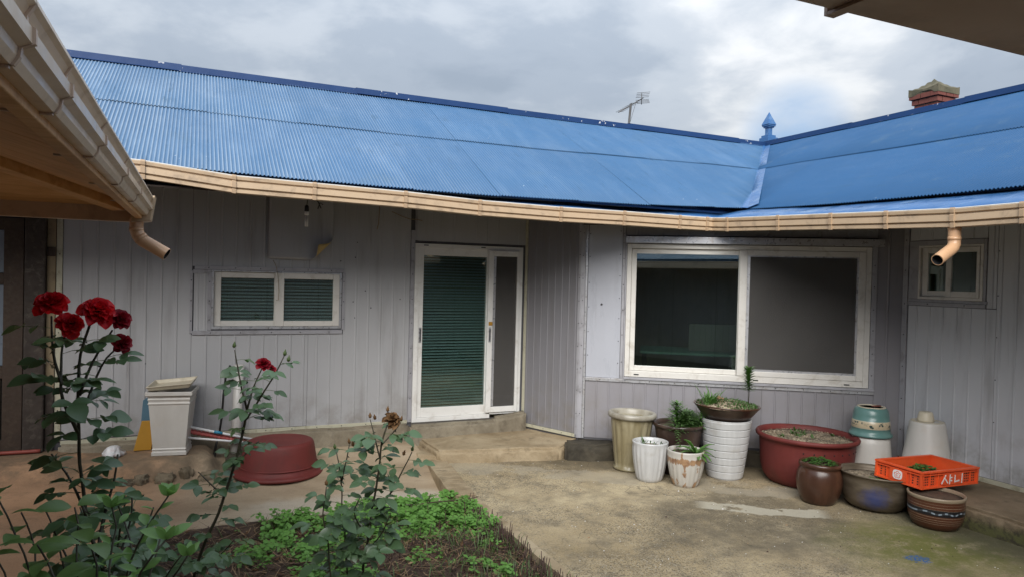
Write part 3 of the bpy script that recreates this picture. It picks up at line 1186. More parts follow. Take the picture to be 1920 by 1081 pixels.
TOP = 2.62
wall1 = core(W1, [(-3.2, .13, .02, TOP), (.13, 1.325, .02, 1.255), (.13, 1.325, 1.80, TOP), (1.325, 2.065, .02, TOP), (2.065, 3.43, 2.135, TOP), (3.30, 3.43, .1, 2.135)])
wall2 = core(W2, [(.0, W2.L + .0, .0, TOP)])
wall3 = core(W3, [(.0, .46, .0, 2.37), (.46, 2.78, .0, .82), (.46, 2.78, 2.175, 2.37), (2.78, W3.L + .06, .0, 2.37)])
wall4 = core(W4, [(.0, .15, .0, TOP), (.15, .75, .0, 1.69), (.15, .75, 2.19, TOP), (.75, 5.6, .0, TOP)])

# plinths
lumpy([(-1.05, 7.04), (2.03, 7.04), (2.03, 7.11), (-1.05, 7.11)], -.1, .275, 'plinth', 'plinth', .010, .06, house)
lumpy([(2.03, 6.985), (3.17, 6.985), (3.17, 7.09), (2.03, 7.09)], .0, .262, 'plinth', 'plinth', .006, .05, house)
lumpy([(2.955, 6.985), (3.325, 6.96), (3.36, 7.09), (2.955, 7.09)], .05, lambda x, y: .292 + .05 * sstep(3.12, 3.2, x), 'plinth', 'plinth', .012, .04, house)
q = [W3.p(.02, .10, 0)[:2], W3.p(W3.L - .05, .05, 0)[:2], W3.p(W3.L - .05, -.05, 0)[:2], W3.p(-.02, -.05, 0)[:2]]
lumpy(q, -.1, .155, 'plinth', 'plinth_dark', .014, .06, house)
q = [(3.37, 6.17), (3.62, 6.03), (3.86, 5.98), (3.95, 6.12), (3.66, 6.34), (3.45, 6.31)]
lumpy(q, -.1, .165, 'plinth', 'plinth_dark', .020, .05, house)

# panels, long wall
W1.panel(wall1, -1.04, -.03, .31, 2.56, .125, -.03)
W1.panel(wall1, -.03, 1.01, 1.83, 2.56, .125, -.03)
W1.panel(wall1, -.015, .105, 1.235, 1.80, .06, .02, .003)
W1.panel(wall1, -.03, 1.01, .305, 1.205, .125, -.03)
W1.panel(wall1, 1.01, 1.345, 1.83, 2.56, .125, -.03, .003, dent=.006)
W1.panel(wall1, 1.345, 2.02, .30, 2.56, .125, -.03, .003, dent=.007, gap=.0005)
W1.panel(wall1, 1.01, 1.345, .30, 1.205, .125, -.03, .004)
W1.panel(wall1, 2.09, 2.87, 2.155, 2.56, .25, 0, .003, dent=.005)
W1.panel(wall1, 2.87, 3.33, 2.155, 2.56, .25, 0, .003)
W1.panel(wall1, -3.1, -1.98, 2.3, 2.56, .25)
# trims of the long wall
W1.part('corner_trim', 'cream_trim', wall1, -1.085, -1.042, .30, 2.56, -.005, .012)
W1.part('base_trim', 'cream_trim', wall1, -1.04, 2.02, .268, .302, -.005, .010)
W1.part('door_trim', 'trim', wall1, 2.022, 2.064, .28, 2.26, -.005, .016)
W1.part('door_trim', 'trim', wall1, 2.064, 2.088, 2.16, 2.56, -.005, .012)
W1.part('window_trim', 'trim', wall1, -.01, 1.345, 1.803, 1.838, -.005, .014)
W1.part('window_trim', 'trim', wall1, -.025, 1.335, 1.205, 1.242, -.005, .018)
W1.part('window_trim', 'trim', wall1, 1.33, 1.358, 1.244, 1.801, -.005, .012)
W1.part('window_trim', 'trim', wall1, -.048, -.024, 1.22, 1.79, -.005, .014)
W1.part('window_trim', 'trim', wall1, .10, .135, 1.244, 1.801, -.005, .010)
W1.part('window_trim', 'trim', wall1, -.022, .098, 1.765, 1.801, .0055, .012)
screw_row(W1, 0, 1.82, 1.34, 1.82, 6, .0145)
screw_row(W1, 0, 1.223, 1.33, 1.223, 5, .0185)
screw_row(W1, 1.344, 1.26, 1.344, 1.8, 3, .0125)
screw_row(W1, .118, 1.25, .118, 1.79, 3, .0105)
screw_row(W1, -.036, 1.25, -.036, 1.79, 3, .0145)
screw_row(W1, 2.043, .4, 2.043, 2.2, 7, .0165)
screw_row(W1, -1.063, .4, -1.063, 2.4, 6, .0125)
screw_row(W1, -.9, .286, 1.95, .286, 12, .0105)
for u, z in ((1.47, 2.11), (1.455, 1.96), (1.31, 1.92), (1.46, 1.36), (1.44, 1.52), (1.56, 1.63), (1.62, 1.46), (1.92, 1.55), (-.4, .95), (.35, .9), (-.1, .62)):
    screw(W1, u, z, .001, .007)

# loose sheet with a curled corner under the eave
mb = MB()
NU, NZ = 24, 24
u0, u1, z0, z1 = .625, 1.225, 1.925, 2.53
vs_ = []
for j in range(NZ + 1):
    for i in range(NU + 1):
        u = u0 + (u1 - u0) * i / NU
        z = z0 + (z1 - z0) * j / NZ + .02 * (u - u0) / .6 * (1 - j / NZ) * -.6
        # distance past the fold line that cuts off the lower right corner
        s_ = ((u - 1.02) * .72 + (2.135 - z) * .69) - .105
        off = .032 + .012 * mnoise.noise((u * 3, z * 3, 2))
        if s_ > 0:
            a = min(s_ / .05, 2.5)
            du = -s_ + .05 * math.sin(a) + max(0, s_ - .125) * math.cos(2.5)
            off += .05 * (1 - math.cos(a)) + max(0, s_ - .125) * math.sin(2.5)
            u += du * .72
            z -= du * .69
        vs_.append(W1.p(u, off, z))
n = NU + 1
fs = [(j * n + i, j * n + i + 1, (j + 1) * n + i + 1, (j + 1) * n + i) for j in range(NZ) for i in range(NU)]
mb.add(vs_, fs, 0, True)
ls = mb.build('loose_panel', ['wall', 'foam'], wall1, fix=False)
so = ls.modifiers.new('thickness', 'SOLIDIFY')
so.thickness = .006
so.offset = 1
so.material_offset = 1
so.material_offset_rim = 0
ls['label'] = 'loose grey sheet with its lower right corner curled off the wall'

# return wall
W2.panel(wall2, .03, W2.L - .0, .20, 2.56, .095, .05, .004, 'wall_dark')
W2.part('corner_trim', 'cream_trim', wall2, .0, .032, .17, 2.56, -.005, .012)
W2.part('base_trim', 'cream_trim', wall2, .034, W2.L, .165, .198, -.005, .012)
W2.part('corner_trim', 'trim', wall2, W2.L - .03, W2.L + .012, .165, 2.56, .001, .012)
screw_row(W2, .2, .182, .7, .182, 2, .0125)
screw_row(W2, W2.L - .012, .3, W2.L - .012, 2.4, 9, .0125)

# wall with the big window
W3.part('corner_trim', 'trim', wall3, -.008, .042, .165, 2.36, -.005, .014)
W3.part('corner_trim', 'galv', wall3, .044, .066, .165, 2.36, -.005, .008)
W3.panel(wall3, .07, .415, .80, 2.36, 0, mat='wall_plain', dent=.006)
W3.part('corner_trim', 'trim', wall3, .418, .446, .80, 2.36, -.005, .012)
W3.part('corner_trim', 'trim', wall3, .448, .462, .78, 2.25, -.005, .022)
W3.part('window_trim', 'galv', wall3, .07, 2.83, .765, .798, -.005, .016)
W3.part('window_trim', 'trim', wall3, .464, 2.83, .799, .822, -.005, .03)
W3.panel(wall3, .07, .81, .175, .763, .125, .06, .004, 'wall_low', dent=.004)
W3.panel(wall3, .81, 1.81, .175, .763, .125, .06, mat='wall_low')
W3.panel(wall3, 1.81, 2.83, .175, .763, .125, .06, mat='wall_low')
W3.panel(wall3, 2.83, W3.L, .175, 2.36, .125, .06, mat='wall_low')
W3.panel(wall3, .448, 2.83, 2.26, 2.36, .25, .06, .003)
W3.part('corner_trim', 'trim', wall3, 2.782, 2.828, .80, 2.18, -.005, .014)
W3.part('window_hood', 'galv', wall3, .45, 2.87, 2.178, 2.245, -.005, .075)
screw_row(W3, .02, .3, .02, 2.4, 9, .0145)
screw_row(W3, .395, .85, .395, 2.4, 7, .001)
screw_row(W3, .085, .9, .085, 2.4, 6, .001)
screw_row(W3, .432, .85, .432, 2.4, 6, .0125)
screw_row(W3, .1, .782, 2.8, .782, 11, .0165)
screw_row(W3, 2.805, .85, 2.805, 2.1, 6, .0145)
screw(W3, .215, 1.55, .001, .013)

# right wing wall
W4.part('corner_trim', 'trim', wall4, .0, .05, .20, 2.56, -.005, .014)
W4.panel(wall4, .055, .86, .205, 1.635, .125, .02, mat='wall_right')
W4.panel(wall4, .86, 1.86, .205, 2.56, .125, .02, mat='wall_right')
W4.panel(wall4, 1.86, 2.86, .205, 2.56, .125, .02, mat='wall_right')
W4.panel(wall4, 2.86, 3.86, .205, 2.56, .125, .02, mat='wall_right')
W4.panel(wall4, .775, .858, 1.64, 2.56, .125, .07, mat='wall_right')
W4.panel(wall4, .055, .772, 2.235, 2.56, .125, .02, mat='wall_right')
W4.part('window_trim', 'trim', wall4, .055, .775, 1.638, 1.672, -.005, .016)
W4.part('window_trim', 'trim', wall4, .055, .785, 1.674, 1.698, -.005, .010)
W4.part('window_trim', 'trim', wall4, .748, .772, 1.70, 2.23, -.005, .010)
W4.part('window_trim', 'trim', wall4, .055, .15, 1.70, 2.23, -.005, .006)
W4.part('window_trim', 'trim', wall4, .152, .746, 2.19, 2.232, -.005, .010)
W4.part('base_trim', 'cream_trim', wall4, .02, 5.4, .166, .203, -.005, .012)
screw_row(W4, .025, .3, .025, 2.4, 7, .0145)
screw_row(W4, .1, 1.655, .75, 1.655, 2, .0165)
screw_row(W4, .87, .5, .87, 2.3, 5, .001)
so = SCREWS.build('screws', 'screw', house)
tag(so, kind='stuff')

# interior: rooms behind the glass
mb = MB()
mb.box((1.9, 8.9, .0), (6.4, 8.95, 2.62))
mb.box((8.0, -1, .0), (8.05, 8.9, 2.62))
mb.box((-3.2, 8.9, .0), (1.9, 8.95, 2.62))
mb.box((6.4, 8.9, 0), (8.05, 8.95, 2.62))
mb.box((2.0, 7.3, 0), (2.05, 8.9, 2.62))
mb.box((6.6, 1.2, 0), (8.0, 1.25, 2.62))
mb.build('interior_wall', 'interior', house)
mb = MB()
mb.add([(-3.2, 8.95, .25), (-3.2, 7.22, .25), (3.38, 7.22, .25), (3.70, 6.5, .15), (6.27, 4.7, .15), (6.27, -1, .15), (8.05, -1, .15), (8.05, 8.95, .15)], [tuple(range(8))])
mb.build('interior_floor', 'floor_room', house)


# windows and the door
def pane(w, parent, u0, u1, z0, z1, o, mat='glass'):
    return w.box(MB(), u0, u1, z0, z1, o - .003, o + .003).build('pane', mat, parent)


def slats(w, parent, u0, u1, z0, z1, n, o):
    h = (z1 - z0) / n
    mb = MB()
    # one slightly curved tilted slat, shared by all
    w.box(mb, u0, u1, -h * .40, -h * .05, o - .010, o - .006)
    me = None
    q = [(-h * .42, o + .006), (-h * .2, o + .003), (h * .12, o - .012), (h * .12, o - .014), (-h * .2, o + .001), (-h * .42, o + .004)]
    mb = MB()
    mb.prism2([w.p(u0, oo, z) for z, oo in q], [w.p(u1, oo, z) for z, oo in q])
    me = mb.mesh('blind_slat', 'blind')
    for i in range(n):
        put(me, 'blind_slat', parent, Matrix.Translation((0, 0, z0 + h * (i + .5) + random.uniform(-.0015, .0015))))


# left window
wn1 = frame_bars(W1, .135, 1.325, 1.255, 1.80, .02, .022, .025, .012, -.10, .004).build('window', 'galv', house, bevel=.001)
frame_bars(W1, .155, .735, 1.281, 1.787, .062, .045, .05, .055, -.07, -.028).build('sash', 'pvc', wn1, bevel=.004)
frame_bars(W1, .695, 1.302, 1.281, 1.787, .082, .062, .05, .055, -.026, .012).build('sash', 'pvc', wn1, bevel=.004)
pane(W1, wn1, .217, .69, 1.331, 1.732, -.05)
pane(W1, wn1, .777, 1.24, 1.331, 1.732, -.01)
slats(W1, wn1, .20, .70, 1.325, 1.74, 13, -.085)
slats(W1, wn1, .76, 1.255, 1.325, 1.74, 13, -.075)

# sliding door
door = MB()
W1.box(door, 2.068, 2.118, .272, 2.13, -.09, .010)
W1.box(door, 3.255, 3.30, .31, 2.13, -.09, .008)
W1.box(door, 2.118, 3.255, 2.085, 2.13, -.09, .009)
W1.box(door, 2.118, 2.94, .272, .315, -.09, .012)
W1.box(door, 2.94, 3.255, .31, .33, -.09, .012)
door = door.build('door', 'pvc_white', house, bevel=.003)
frame_bars(W1, 2.119, 2.94, .316, 2.084, .05, .06, .10, .075, -.05, -.008).build('sash', 'pvc_white', door, bevel=.004)
frame_bars(W1, 2.885, 3.254, .335, 2.084, .058, .03, .06, .06, -.006, .034).build('sash', 'pvc_white', door, bevel=.004)
pane(W1, door, 2.165, 2.885, .41, 2.012, -.03, 'glass_green')
slats(W1, door, 2.15, 2.9, .40, 2.02, 52, -.075)
W1.box(MB(), 2.943, 3.224, .395, 2.024, .012, .014).build('screen', 'screen', door)
W1.box(MB(), 2.944, 2.975, .40, 2.02, .0145, .022).build('screen_frame', 'galv', door)
for uu, oo in ((2.143, -.008), (2.911, .034)):
    mb = MB()
    W1.box(mb, uu - .013, uu + .013, 1.10, 1.26, oo, oo + .006, 0)
    W1.box(mb, uu - .006, uu + .006, 1.115, 1.245, oo + .006, oo + .008, 1)
    mb.build('handle', ['galv', 'rubber'], door, bevel=.002)
W1.box(MB(), 2.895, 2.94, 1.28, 1.32, .0345, .042).build('latch', 'yellow', door, bevel=.003)
for uu in (2.16, 2.80):
    W1.box(MB(), uu, uu + .05, 2.106, 2.116, .0092, .011).build('drain_slot', 'rubber', door)

# big window
wn2 = frame_bars(W3, .464, 2.778, .826, 2.172, .045, .05, .06, .045, -.10, .016).build('window', 'pvc', house, bevel=.003)
frame_bars(W3, .510, 1.62, .888, 2.125, .05, .06, .05, .05, -.06, -.022).build('sash', 'pvc', wn2, bevel=.004)
frame_bars(W3, 1.565, 2.727, .888, 2.125, .072, .062, .05, .05, -.020, .022).build('sash', 'pvc', wn2, bevel=.004)
pane(W3, wn2, .555, 1.57, .93, 2.08, -.042)
pane(W3, wn2, 1.62, 2.70, .93, 2.08, -.075)
W3.box(MB(), 1.638, 2.664, .94, 2.073, -.001, .001).build('screen', 'screen', wn2)
frame_bars(W3, 1.637, 2.665, .938, 2.075, .028, .018, .02, .012, .001, .010).build('screen_frame', 'galv', wn2)
for uu in (.56, 1.72, 2.56):
    W3.box(MB(), uu, uu + .05, .845, .856, .0165, .019).build('drain_slot', 'rubber', wn2)

# small window
wn3 = frame_bars(W4, .152, .746, 1.70, 2.188, .018, .025, .025, .02, -.09, .012).build('window', 'pvc', house, bevel=.002)
frame_bars(W4, .172, .45, 1.727, 2.166, .055, .03, .05, .05, -.05, -.014).build('sash', 'pvc', wn3, bevel=.003)
frame_bars(W4, .42, .719, 1.727, 2.166, .05, .028, .05, .045, -.012, .018).build('sash', 'pvc', wn3, bevel=.003)
pane(W4, wn3, .225, .425, 1.775, 2.118, -.035)
pane(W4, wn3, .468, .693, 1.775, 2.122, -.002)

# ---- roof
RY, RX, RZ = 8.0, 7.6, 3.83
EY, EX = 5.6, 5.1
VK = (RX - EX) / (RY - EY)


def eave1(x):
    return 2.497 + .058 * min(1.6, ((x - 2.0) / 2.9) ** 2)


def eave2(y):
    return 2.507 + .045 * min(1.6, ((y - 3.4) / 2.1) ** 2)


PITCH_W, AMP = .0285, .0050


def sheet(axis, t0, t1, s0, s1, lift, parent, mat, t_ref):
    """corrugated sheet; t runs along the eave, s up the slope 0..1"""
    n = int(round((t1 - t0) / PITCH_W * 8))
    cols = []
    for i in range(n + 1):
        t = t0 + (t1 - t0) * i / n
        if axis == 'x':
            sv = (t - EX) / VK / (RY - EY) if t > EX else 0
        else:
            sv = (t - EY) * VK / (RX - EX) if t > EY else 0
        lo = max(s0, sv)
        cols.append((t, lo, s1) if lo < s1 - 1e-4 else None)
    cols = [c for c in cols if c]
    if len(cols) < 3:
        return None
    vs_ = []
    nr = 3

    def pt(t, s, dz):
        w = AMP * math.cos(2 * pi * (t - t_ref) / PITCH_W) + lift * (1 - .6 * (s - s0) / (s1 - s0)) + .006 * mnoise.noise((t * 1.1, s * 2.5, 3 if axis == 'x' else 8))
        if axis == 'x':
            e = eave1(t)
            return (t, EY + (RY - EY) * s, e + (RZ - e) * s + w + dz)
        e = eave2(t)
        return (EX + (RX - EX) * s, t, e + (RZ - e) * s + w + dz)
    for (t, lo, hi) in cols:
        for k in range(nr):
            s = lo + (hi - lo) * k / (nr - 1)
            vs_.append(pt(t, s, 0))
        vs_.append(pt(t, lo, -.004))
    m = nr + 1
    fs = []
    for i in range(len(cols) - 1):
        for k in range(nr - 1):
            fs.append((i * m + k, (i + 1) * m + k, (i + 1) * m + k + 1, i * m + k + 1))
        fs.append((i * m, i * m + nr, (i + 1) * m + nr, (i + 1) * m))
    mb = MB()
    mb.add(vs_, fs, 0, True)
    o = mb.build('roof_sheet', mat, parent, fix=False)
    return o


# deck under the sheets, back slopes, gable ends
dk = MB()
D = .035


def quadslab(mb, q, th=.02, mi=0):
    mb.prism2([(x, y, z - th) for x, y, z in q], q, mi)


XL = -4.2
YF = -1.2
ez = 2.50
quadslab(dk, [(XL, EY + .12, ez + .02), (EX + .1, EY + .12, ez + .02), (RX, RY, RZ - D), (XL, RY, RZ - D)])
quadslab(dk, [(EX + .12, YF, ez + .02), (RX, YF, RZ - D), (RX, RY, RZ - D), (EX + .12, EY + .1, ez + .02)])
quadslab(dk, [(XL, RY + .01, RZ - D), (RX + .01, RY + .01, RZ - D), (RX + 2.4, RY + 2.4, 2.52), (XL, RY + 2.4, 2.52)])
quadslab(dk, [(RX + .01, YF, RZ - D), (RX + 2.4, YF, 2.52), (RX + 2.4, RY + 2.4, 2.52), (RX + .01, RY, RZ - D)])
roof = dk.build('roof', 'flash', house)
SW = .77
t = -3.78
while t < RX:
    for s0, s1, lf in ((0, .545, .0), (.50, .992, .010)):
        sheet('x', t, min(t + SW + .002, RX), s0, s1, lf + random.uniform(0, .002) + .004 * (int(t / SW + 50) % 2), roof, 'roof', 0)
    t += SW
t = -1.1
while t < RY:
    for s0, s1, lf in ((0, .545, .0), (.50, .992, .010)):
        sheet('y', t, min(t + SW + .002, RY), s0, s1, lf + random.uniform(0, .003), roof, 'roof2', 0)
    t += SW

# ridge caps in lengths: a folded strip on each side with a rolled top
def ridge_piece(axis, a, b, k):
    mb = MB()
    wd_, drop = .15, .085
    dz = .012 + .008 * (k % 2)
    prof = [(-.125, -.062), (-.088, -.050), (-.078, .012), (-.03, .026), (0, .030), (.03, .026), (.078, .012), (.088, -.05), (.125, -.062)]
    pts = []
    for e in (a, b):
        for o_, z in prof:
            zz = RZ + z + dz + .010 * mnoise.noise((e * 1.7, o_ * 4, 5))
            pts.append((e, RY + o_, zz) if axis == 'x' else (RX + o_, e, zz))
    n = len(prof)
    fs = [(i, i + 1, n + i + 1, n + i) for i in range(n - 1)]
    mb.add(pts, fs)
    o = mb.build('ridge_cap', 'ridge', roof)
    s_ = o.modifiers.new('thickness', 'SOLIDIFY')
    s_.thickness = .004
    return o


x, k = -3.8, 0
while x < RX - .05:
    ridge_piece('x', x, min(x + 1.83, RX - .02), k)
    x += 1.8
    k += 1
y, k = -1.1, 0
while y < RY - .05:
    ridge_piece('y', y, min(y + 1.55, RY - .02), k)
    y += 1.52
    k += 1
# valley tray, in two lengths
for k, (sa, sb) in enumerate(((-.015, .56), (.54, .97))):
    mb = MB()
    pts = []
    for s in np.linspace(sa, sb, 6):
        cx, cy = EX + (RX - EX) * s, EY + (RY - EY) * s
        z = eave1(EX) + (RZ - eave1(EX)) * s
        pts.append([(cx - .07, cy + .07, z + .026 + .004 * k), (cx + .004, cy - .004, z + .016 + .004 * k), (cx + .048 + .03 * (1 - s), cy - .048 - .03 * (1 - s), z + .041 + .018 * (1 - s) + .004 * k)])
    for i in range(5):
        a, b = pts[i], pts[i + 1]
        mb.add([a[0], a[1], a[2], b[2], b[1], b[0]], [(0, 1, 4, 5), (1, 2, 3, 4)])
    o = mb.build('valley_tray', 'flash', roof)
    s_ = o.modifiers.new('thickness', 'SOLIDIFY')
    s_.thickness = .004

# finial at the meeting of the ridges
fx, fy, fz = RX + .02, RY - .03, RZ
mb = MB()
for hw, z0, z1 in ((.092, -.22, .10), (.072, .10, .135), (.036, .135, .245), (.054, .245, .265), (.068, .265, .288)):
    mb.box((fx - hw, fy - hw, fz + z0), (fx + hw, fy + hw, fz + z1))
hw = .076
q = [(fx - hw, fy - hw), (fx + hw, fy - hw), (fx + hw, fy + hw), (fx - hw, fy + hw)]
mb.add([(*p, fz + .289) for p in q] + [(fx, fy, fz + .485)], [(3, 2, 1, 0), (0, 1, 4), (1, 2, 4), (2, 3, 4), (3, 0, 4)])
mb.build('roof_finial', 'flash', house, bevel=.004)

# gutter: real profile swept round the corner
GPROF = [(-.012, -.012), (-.012, .0), (.0, .002), (.005, -.006), (.003, -.026), (-.016, -.031), (-.012, -.038), (.002, -.041), (.004, -.082), (-.018, -.088), (-.014, -.094), (-.004, -.097), (-.004, -.12), (-.10, -.12), (-.10, -.02), (-.095, -.02), (-.095, -.112), (-.02, -.112)]


def sweep(path, prof, closed_prof=True):
    path = [Vector(p) for p in path]
    vs_, n, m = [], len(path), len(prof)
    for i, p in enumerate(path):
        d0 = (p - path[i - 1]) if i > 0 else (path[1] - p)
        d1 = (path[i + 1] - p) if i < n - 1 else d0
        d0 = Vector((d0.x, d0.y, 0)).normalized()
        d1 = Vector((d1.x, d1.y, 0)).normalized()
        n0, n1 = Vector((d0.y, -d0.x, 0)), Vector((d1.y, -d1.x, 0))
        nn = (n0 + n1).normalized()
        nn /= max(.3, nn.dot(n0))
        for o_, z in prof:
            q = p + nn * o_
            vs_.append((q.x, q.y, p.z + z))
    fs = []
    for i in range(n - 1):
        for k in range(m if closed_prof else m - 1):
            k2 = (k + 1) % m
            fs.append((i * m + k, i * m + k2, (i + 1) * m + k2, (i + 1) * m + k))
    if closed_prof:
        fs += [tuple(range(m))[::-1], tuple((n - 1) * m + k for k in range(m))]
    return vs_, fs


GP = [Vector((-2.6, 5.5, 2.62))]
for px, py in ((265, 301), (440, 330), (590, 344), (760, 360), (898, 376), (1050, 389), (1165, 396.5), (1270, 404.5), (1336, 409)):
    GP.append(gyp(px, py, 5.5))
XG = GP[-1].x
for px, py in ((1364, 409), (1462, 405), (1560, 401), (1665, 397), (1793, 391), (1920, 380)):
    GP.append(gxp(px, py, XG))
GP.append(Vector((XG, -.6, GP[-1].z + .04)))
gut = MB()
gut.add(*sweep(GP, GPROF))
gutter = gut.build('gutter', 'beige', house)


def bracket(parent, p, d, mat, g=None, wdt=.014, prof=None, k=1.):
    d = d.normalized()
    bp_ = [(.010, .007), (.016, -.006), (.014, -.028), (.006, -.034), (.014, -.042), (.015, -.084), (.003, -.092), (.008, -.099), (.007, -.126), (-.03, -.126), (-.03, -.1205), (-.005, -.1205), (-.005, -.096), (-.02, -.089), (.003, -.082), (.001, -.041), (-.018, -.032), (.002, -.026), (.004, -.006), (-.02, .003), (-.02, .007)]
    mb = MB()
    mb.add(*sweep([p - d * wdt, p + d * wdt], bp_))
    return mb.build('gutter_bracket', 'bracket', parent)


def on_path(path, x=None, y=None):
    for a, b in zip(path[:-1], path[1:]):
        if x is not None and min(a.x, b.x) <= x <= max(a.x, b.x) and abs(b.x - a.x) > 1e-3:
            return a.lerp(b, (x - a.x) / (b.x - a.x)), b - a
        if y is not None and min(a.y, b.y) <= y <= max(a.y, b.y) and abs(b.y - a.y) > 1e-3:
            return a.lerp(b, (y - a.y) / (b.y - a.y)), b - a


for px, py in ((268, 303), (439, 330), (590, 344), (761, 360), (900, 377), (1052, 389), (1171, 397), (1275, 405), (1326, 408)):
    r = on_path(GP, x=gyp(px, py, 5.5).x)
    if r:
        bracket(gutter, *r, 'beige')
for px, py in ((1364, 409), (1459, 405), (1558, 401), (1662, 397), (1787, 392), (1918, 381)):
    r = on_path(GP, y=gxp(px, py, XG).y)
    if r:
        bracket(gutter, *r, 'beige')
# pale rolled lip along the gutter
mb = MB()
lp = [(-.010, .003), (.001, .005), (.0045, .001), (.003, -.003), (-.010, .001)]
mb.add(*sweep(GP, lp))
mb.build('gutter_lip', 'pvc', gutter)


def pipe(parent, pts, r, name='downspout', mat='pipe_beige', collar=None):
    """hollow pipe with a mouth at the end"""
    mb = MB()
    mb.tube(pts, r, 20, 0, False)
    mb.tube(pts, r * .88, 20, 1, False)
    n = len(pts)
    o2 = len(mb.v)
    a = [mb.v[(n - 1) * 20 + k] for k in range(20)]
    b = [mb.v[n * 20 + (n - 1) * 20 + k] for k in range(20)]
    mb.add(a + b, [(k, (k + 1) % 20, 20 + (k + 1) % 20, 20 + k) for k in range(20)], 0)
    o = mb.build(name, [mat, 'dark'], parent, fix=False)
    for z in (collar or []):
        i, k = z
        p, q = Vector(pts[i]), Vector(pts[i + 1])
        c = p.lerp(q, k)
        d = (q - p).normalized()
        mb = MB()
        mb.tube([c - d * .012, c + d * .012], r * 1.05, 20)
        mb.build('pipe_collar', mat, o)
    return o


dp = on_path(GP, y=gxp(1780, 428, XG).y)[0] + Vector((.055, 0, -.118))
e0 = dp + Vector((0, 0, -.115))
dirr = (pd(1745, 489, 4.56) - pd(1779, 463, 4.66)).normalized()
pts = [dp, dp + Vector((0, 0, -.06)), e0 + Vector((0, 0, .03)), e0, e0 + (Vector((0, 0, -1)) + dirr).normalized() * .03, e0 + Vector((0, 0, -.02)) + dirr * .05, e0 + Vector((0, 0, -.02)) + dirr * .215]
pipe(gutter, pts, .039, collar=[(0, .2), (1, .75)])

# painted flashing between the roof edge and the gutter
fl = MB()
row = []
for i, p in enumerate(GP):
    o_ = Vector((0, .09, 0)) if p.y > 5.49 and p.x < XG - .05 else Vector((.09, 0, 0))
    if i == 9:
        o_ = Vector((.09, .09, 0))
    row.append((p, o_))
dense = []
for (a, oa), (b, ob) in zip(row[:-1], row[1:]):
    m_ = max(1, int((b - a).length / .12))
    for k in range(m_):
        dense.append((a.lerp(b, k / m_), oa.lerp(ob, k / m_)))
dense.append(row[-1])
vs_ = []
for p, o_ in dense:
    inner = Vector((p.x, 5.5 + .62, eave1(p.x) + .16)) if o_.x < .01 else (Vector((XG + 1.1, p.y, eave2(p.y) + .22)) if o_.y < .01 else Vector((XG + 1.1, 5.5 + .9, 2.85)))
    a = Vector((p.x, p.y, p.z - .012)) + o_ * .35
    w1 = .018 * mnoise.noise((p.x * 2.1, p.y * 2.1, 1))
    b = a.lerp(inner, .3) + Vector((0, 0, -.03 + w1))
    c = a.lerp(inner, .62) + Vector((0, 0, -.06 + w1 * .5))
    vs_ += [a, b, c]
fs = []
for i in range(len(dense) - 1):
    for k in range(2):
        fs.append((i * 3 + k, i * 3 + k + 1, (i + 1) * 3 + k + 1, (i + 1) * 3 + k))
fl.add(vs_, fs, 0, True)
o = fl.build('eave_flashing', 'flash', roof, fix=False)
s_ = o.modifiers.new('thickness', 'SOLIDIFY')
s_.thickness = .004

# dark boarded soffit
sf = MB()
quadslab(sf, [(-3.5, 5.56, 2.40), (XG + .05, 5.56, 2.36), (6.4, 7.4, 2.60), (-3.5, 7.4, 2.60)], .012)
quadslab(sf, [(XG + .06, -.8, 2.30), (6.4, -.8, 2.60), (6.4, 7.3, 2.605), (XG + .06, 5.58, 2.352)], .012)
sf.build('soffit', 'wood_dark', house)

# chimney with its bricks
ch = thing('chimney', (8.4, 6.0, 3.6), 'red brick chimney with a peaked cement cap behind the right roof', 'chimney')
c0 = Vector((8.46, 6.03))
zb = 3.62
hw = .150
bl, bh, jt = .19, .057, .012
mb = MB()
mb.box((c0.x - hw + .012, c0.y - hw + .012, zb - .4), (c0.x + hw - .012, c0.y + hw - .012, 4.20))
cshell = mb.build('chimney_stack', 'mortar', ch)
zz = 3.90
course = 0
brick_cache = {}
while zz < 4.205:
    top_ = 4.20 - zz
    grow = .0 if top_ > .16 else (.022 if top_ > .09 else .045)
    h_ = hw + grow
    per = 2
    L_ = 2 * h_
    n = 2
    for side in range(4):
        w = Wall(*[((c0.x - h_, c0.y - h_), (c0.x + h_, c0.y - h_)), ((c0.x + h_, c0.y - h_), (c0.x + h_, c0.y + h_)), ((c0.x + h_, c0.y + h_), (c0.x - h_, c0.y + h_)), ((c0.x - h_, c0.y + h_), (c0.x - h_, c0.y - h_))][side])
        cuts = [0, L_ * .4, L_ - .10] if course % 2 == 0 else [0, L_ * .27, L_ * .73, L_ - .10]
        for a, b in zip(cuts[:-1], cuts[1:]):
            mb = MB()
            w.box(mb, a + (.005 if a else 0), b - .005, zz, zz + bh, -.10, random.uniform(-.002, .003))
            mb.build('brick', 'brick', ch)
    zz += bh + jt
    course += 1
cap = MB()
R_, NS = .200, 9
gv, gf = [], []
for j in range(NS):
    for i in range(NS):
        a, b = -1 + 2 * i / (NS - 1), -1 + 2 * j / (NS - 1)
        m_ = max(abs(a), abs(b))
        sw = .045 + .155 * (1 - m_) ** 1.15 + .03 * (abs(a * b)) ** 2
        gv.append((c0.x + R_ * a + .006 * mnoise.noise((a * 3, b * 3, 1)), c0.y + R_ * b, 4.235 + sw + .012 * mnoise.noise((a * 4, b * 4, 3))))
for j in range(NS - 1):
    for i in range(NS - 1):
        gf.append((j * NS + i, j * NS + i + 1, (j + 1) * NS + i + 1, (j + 1) * NS + i))
rim = [i for i in range(NS)] + [j * NS + NS - 1 for j in range(1, NS)] + [(NS - 1) * NS + i for i in range(NS - 2, -1, -1)] + [j * NS for j in range(NS - 2, 0, -1)]
o_ = len(gv)
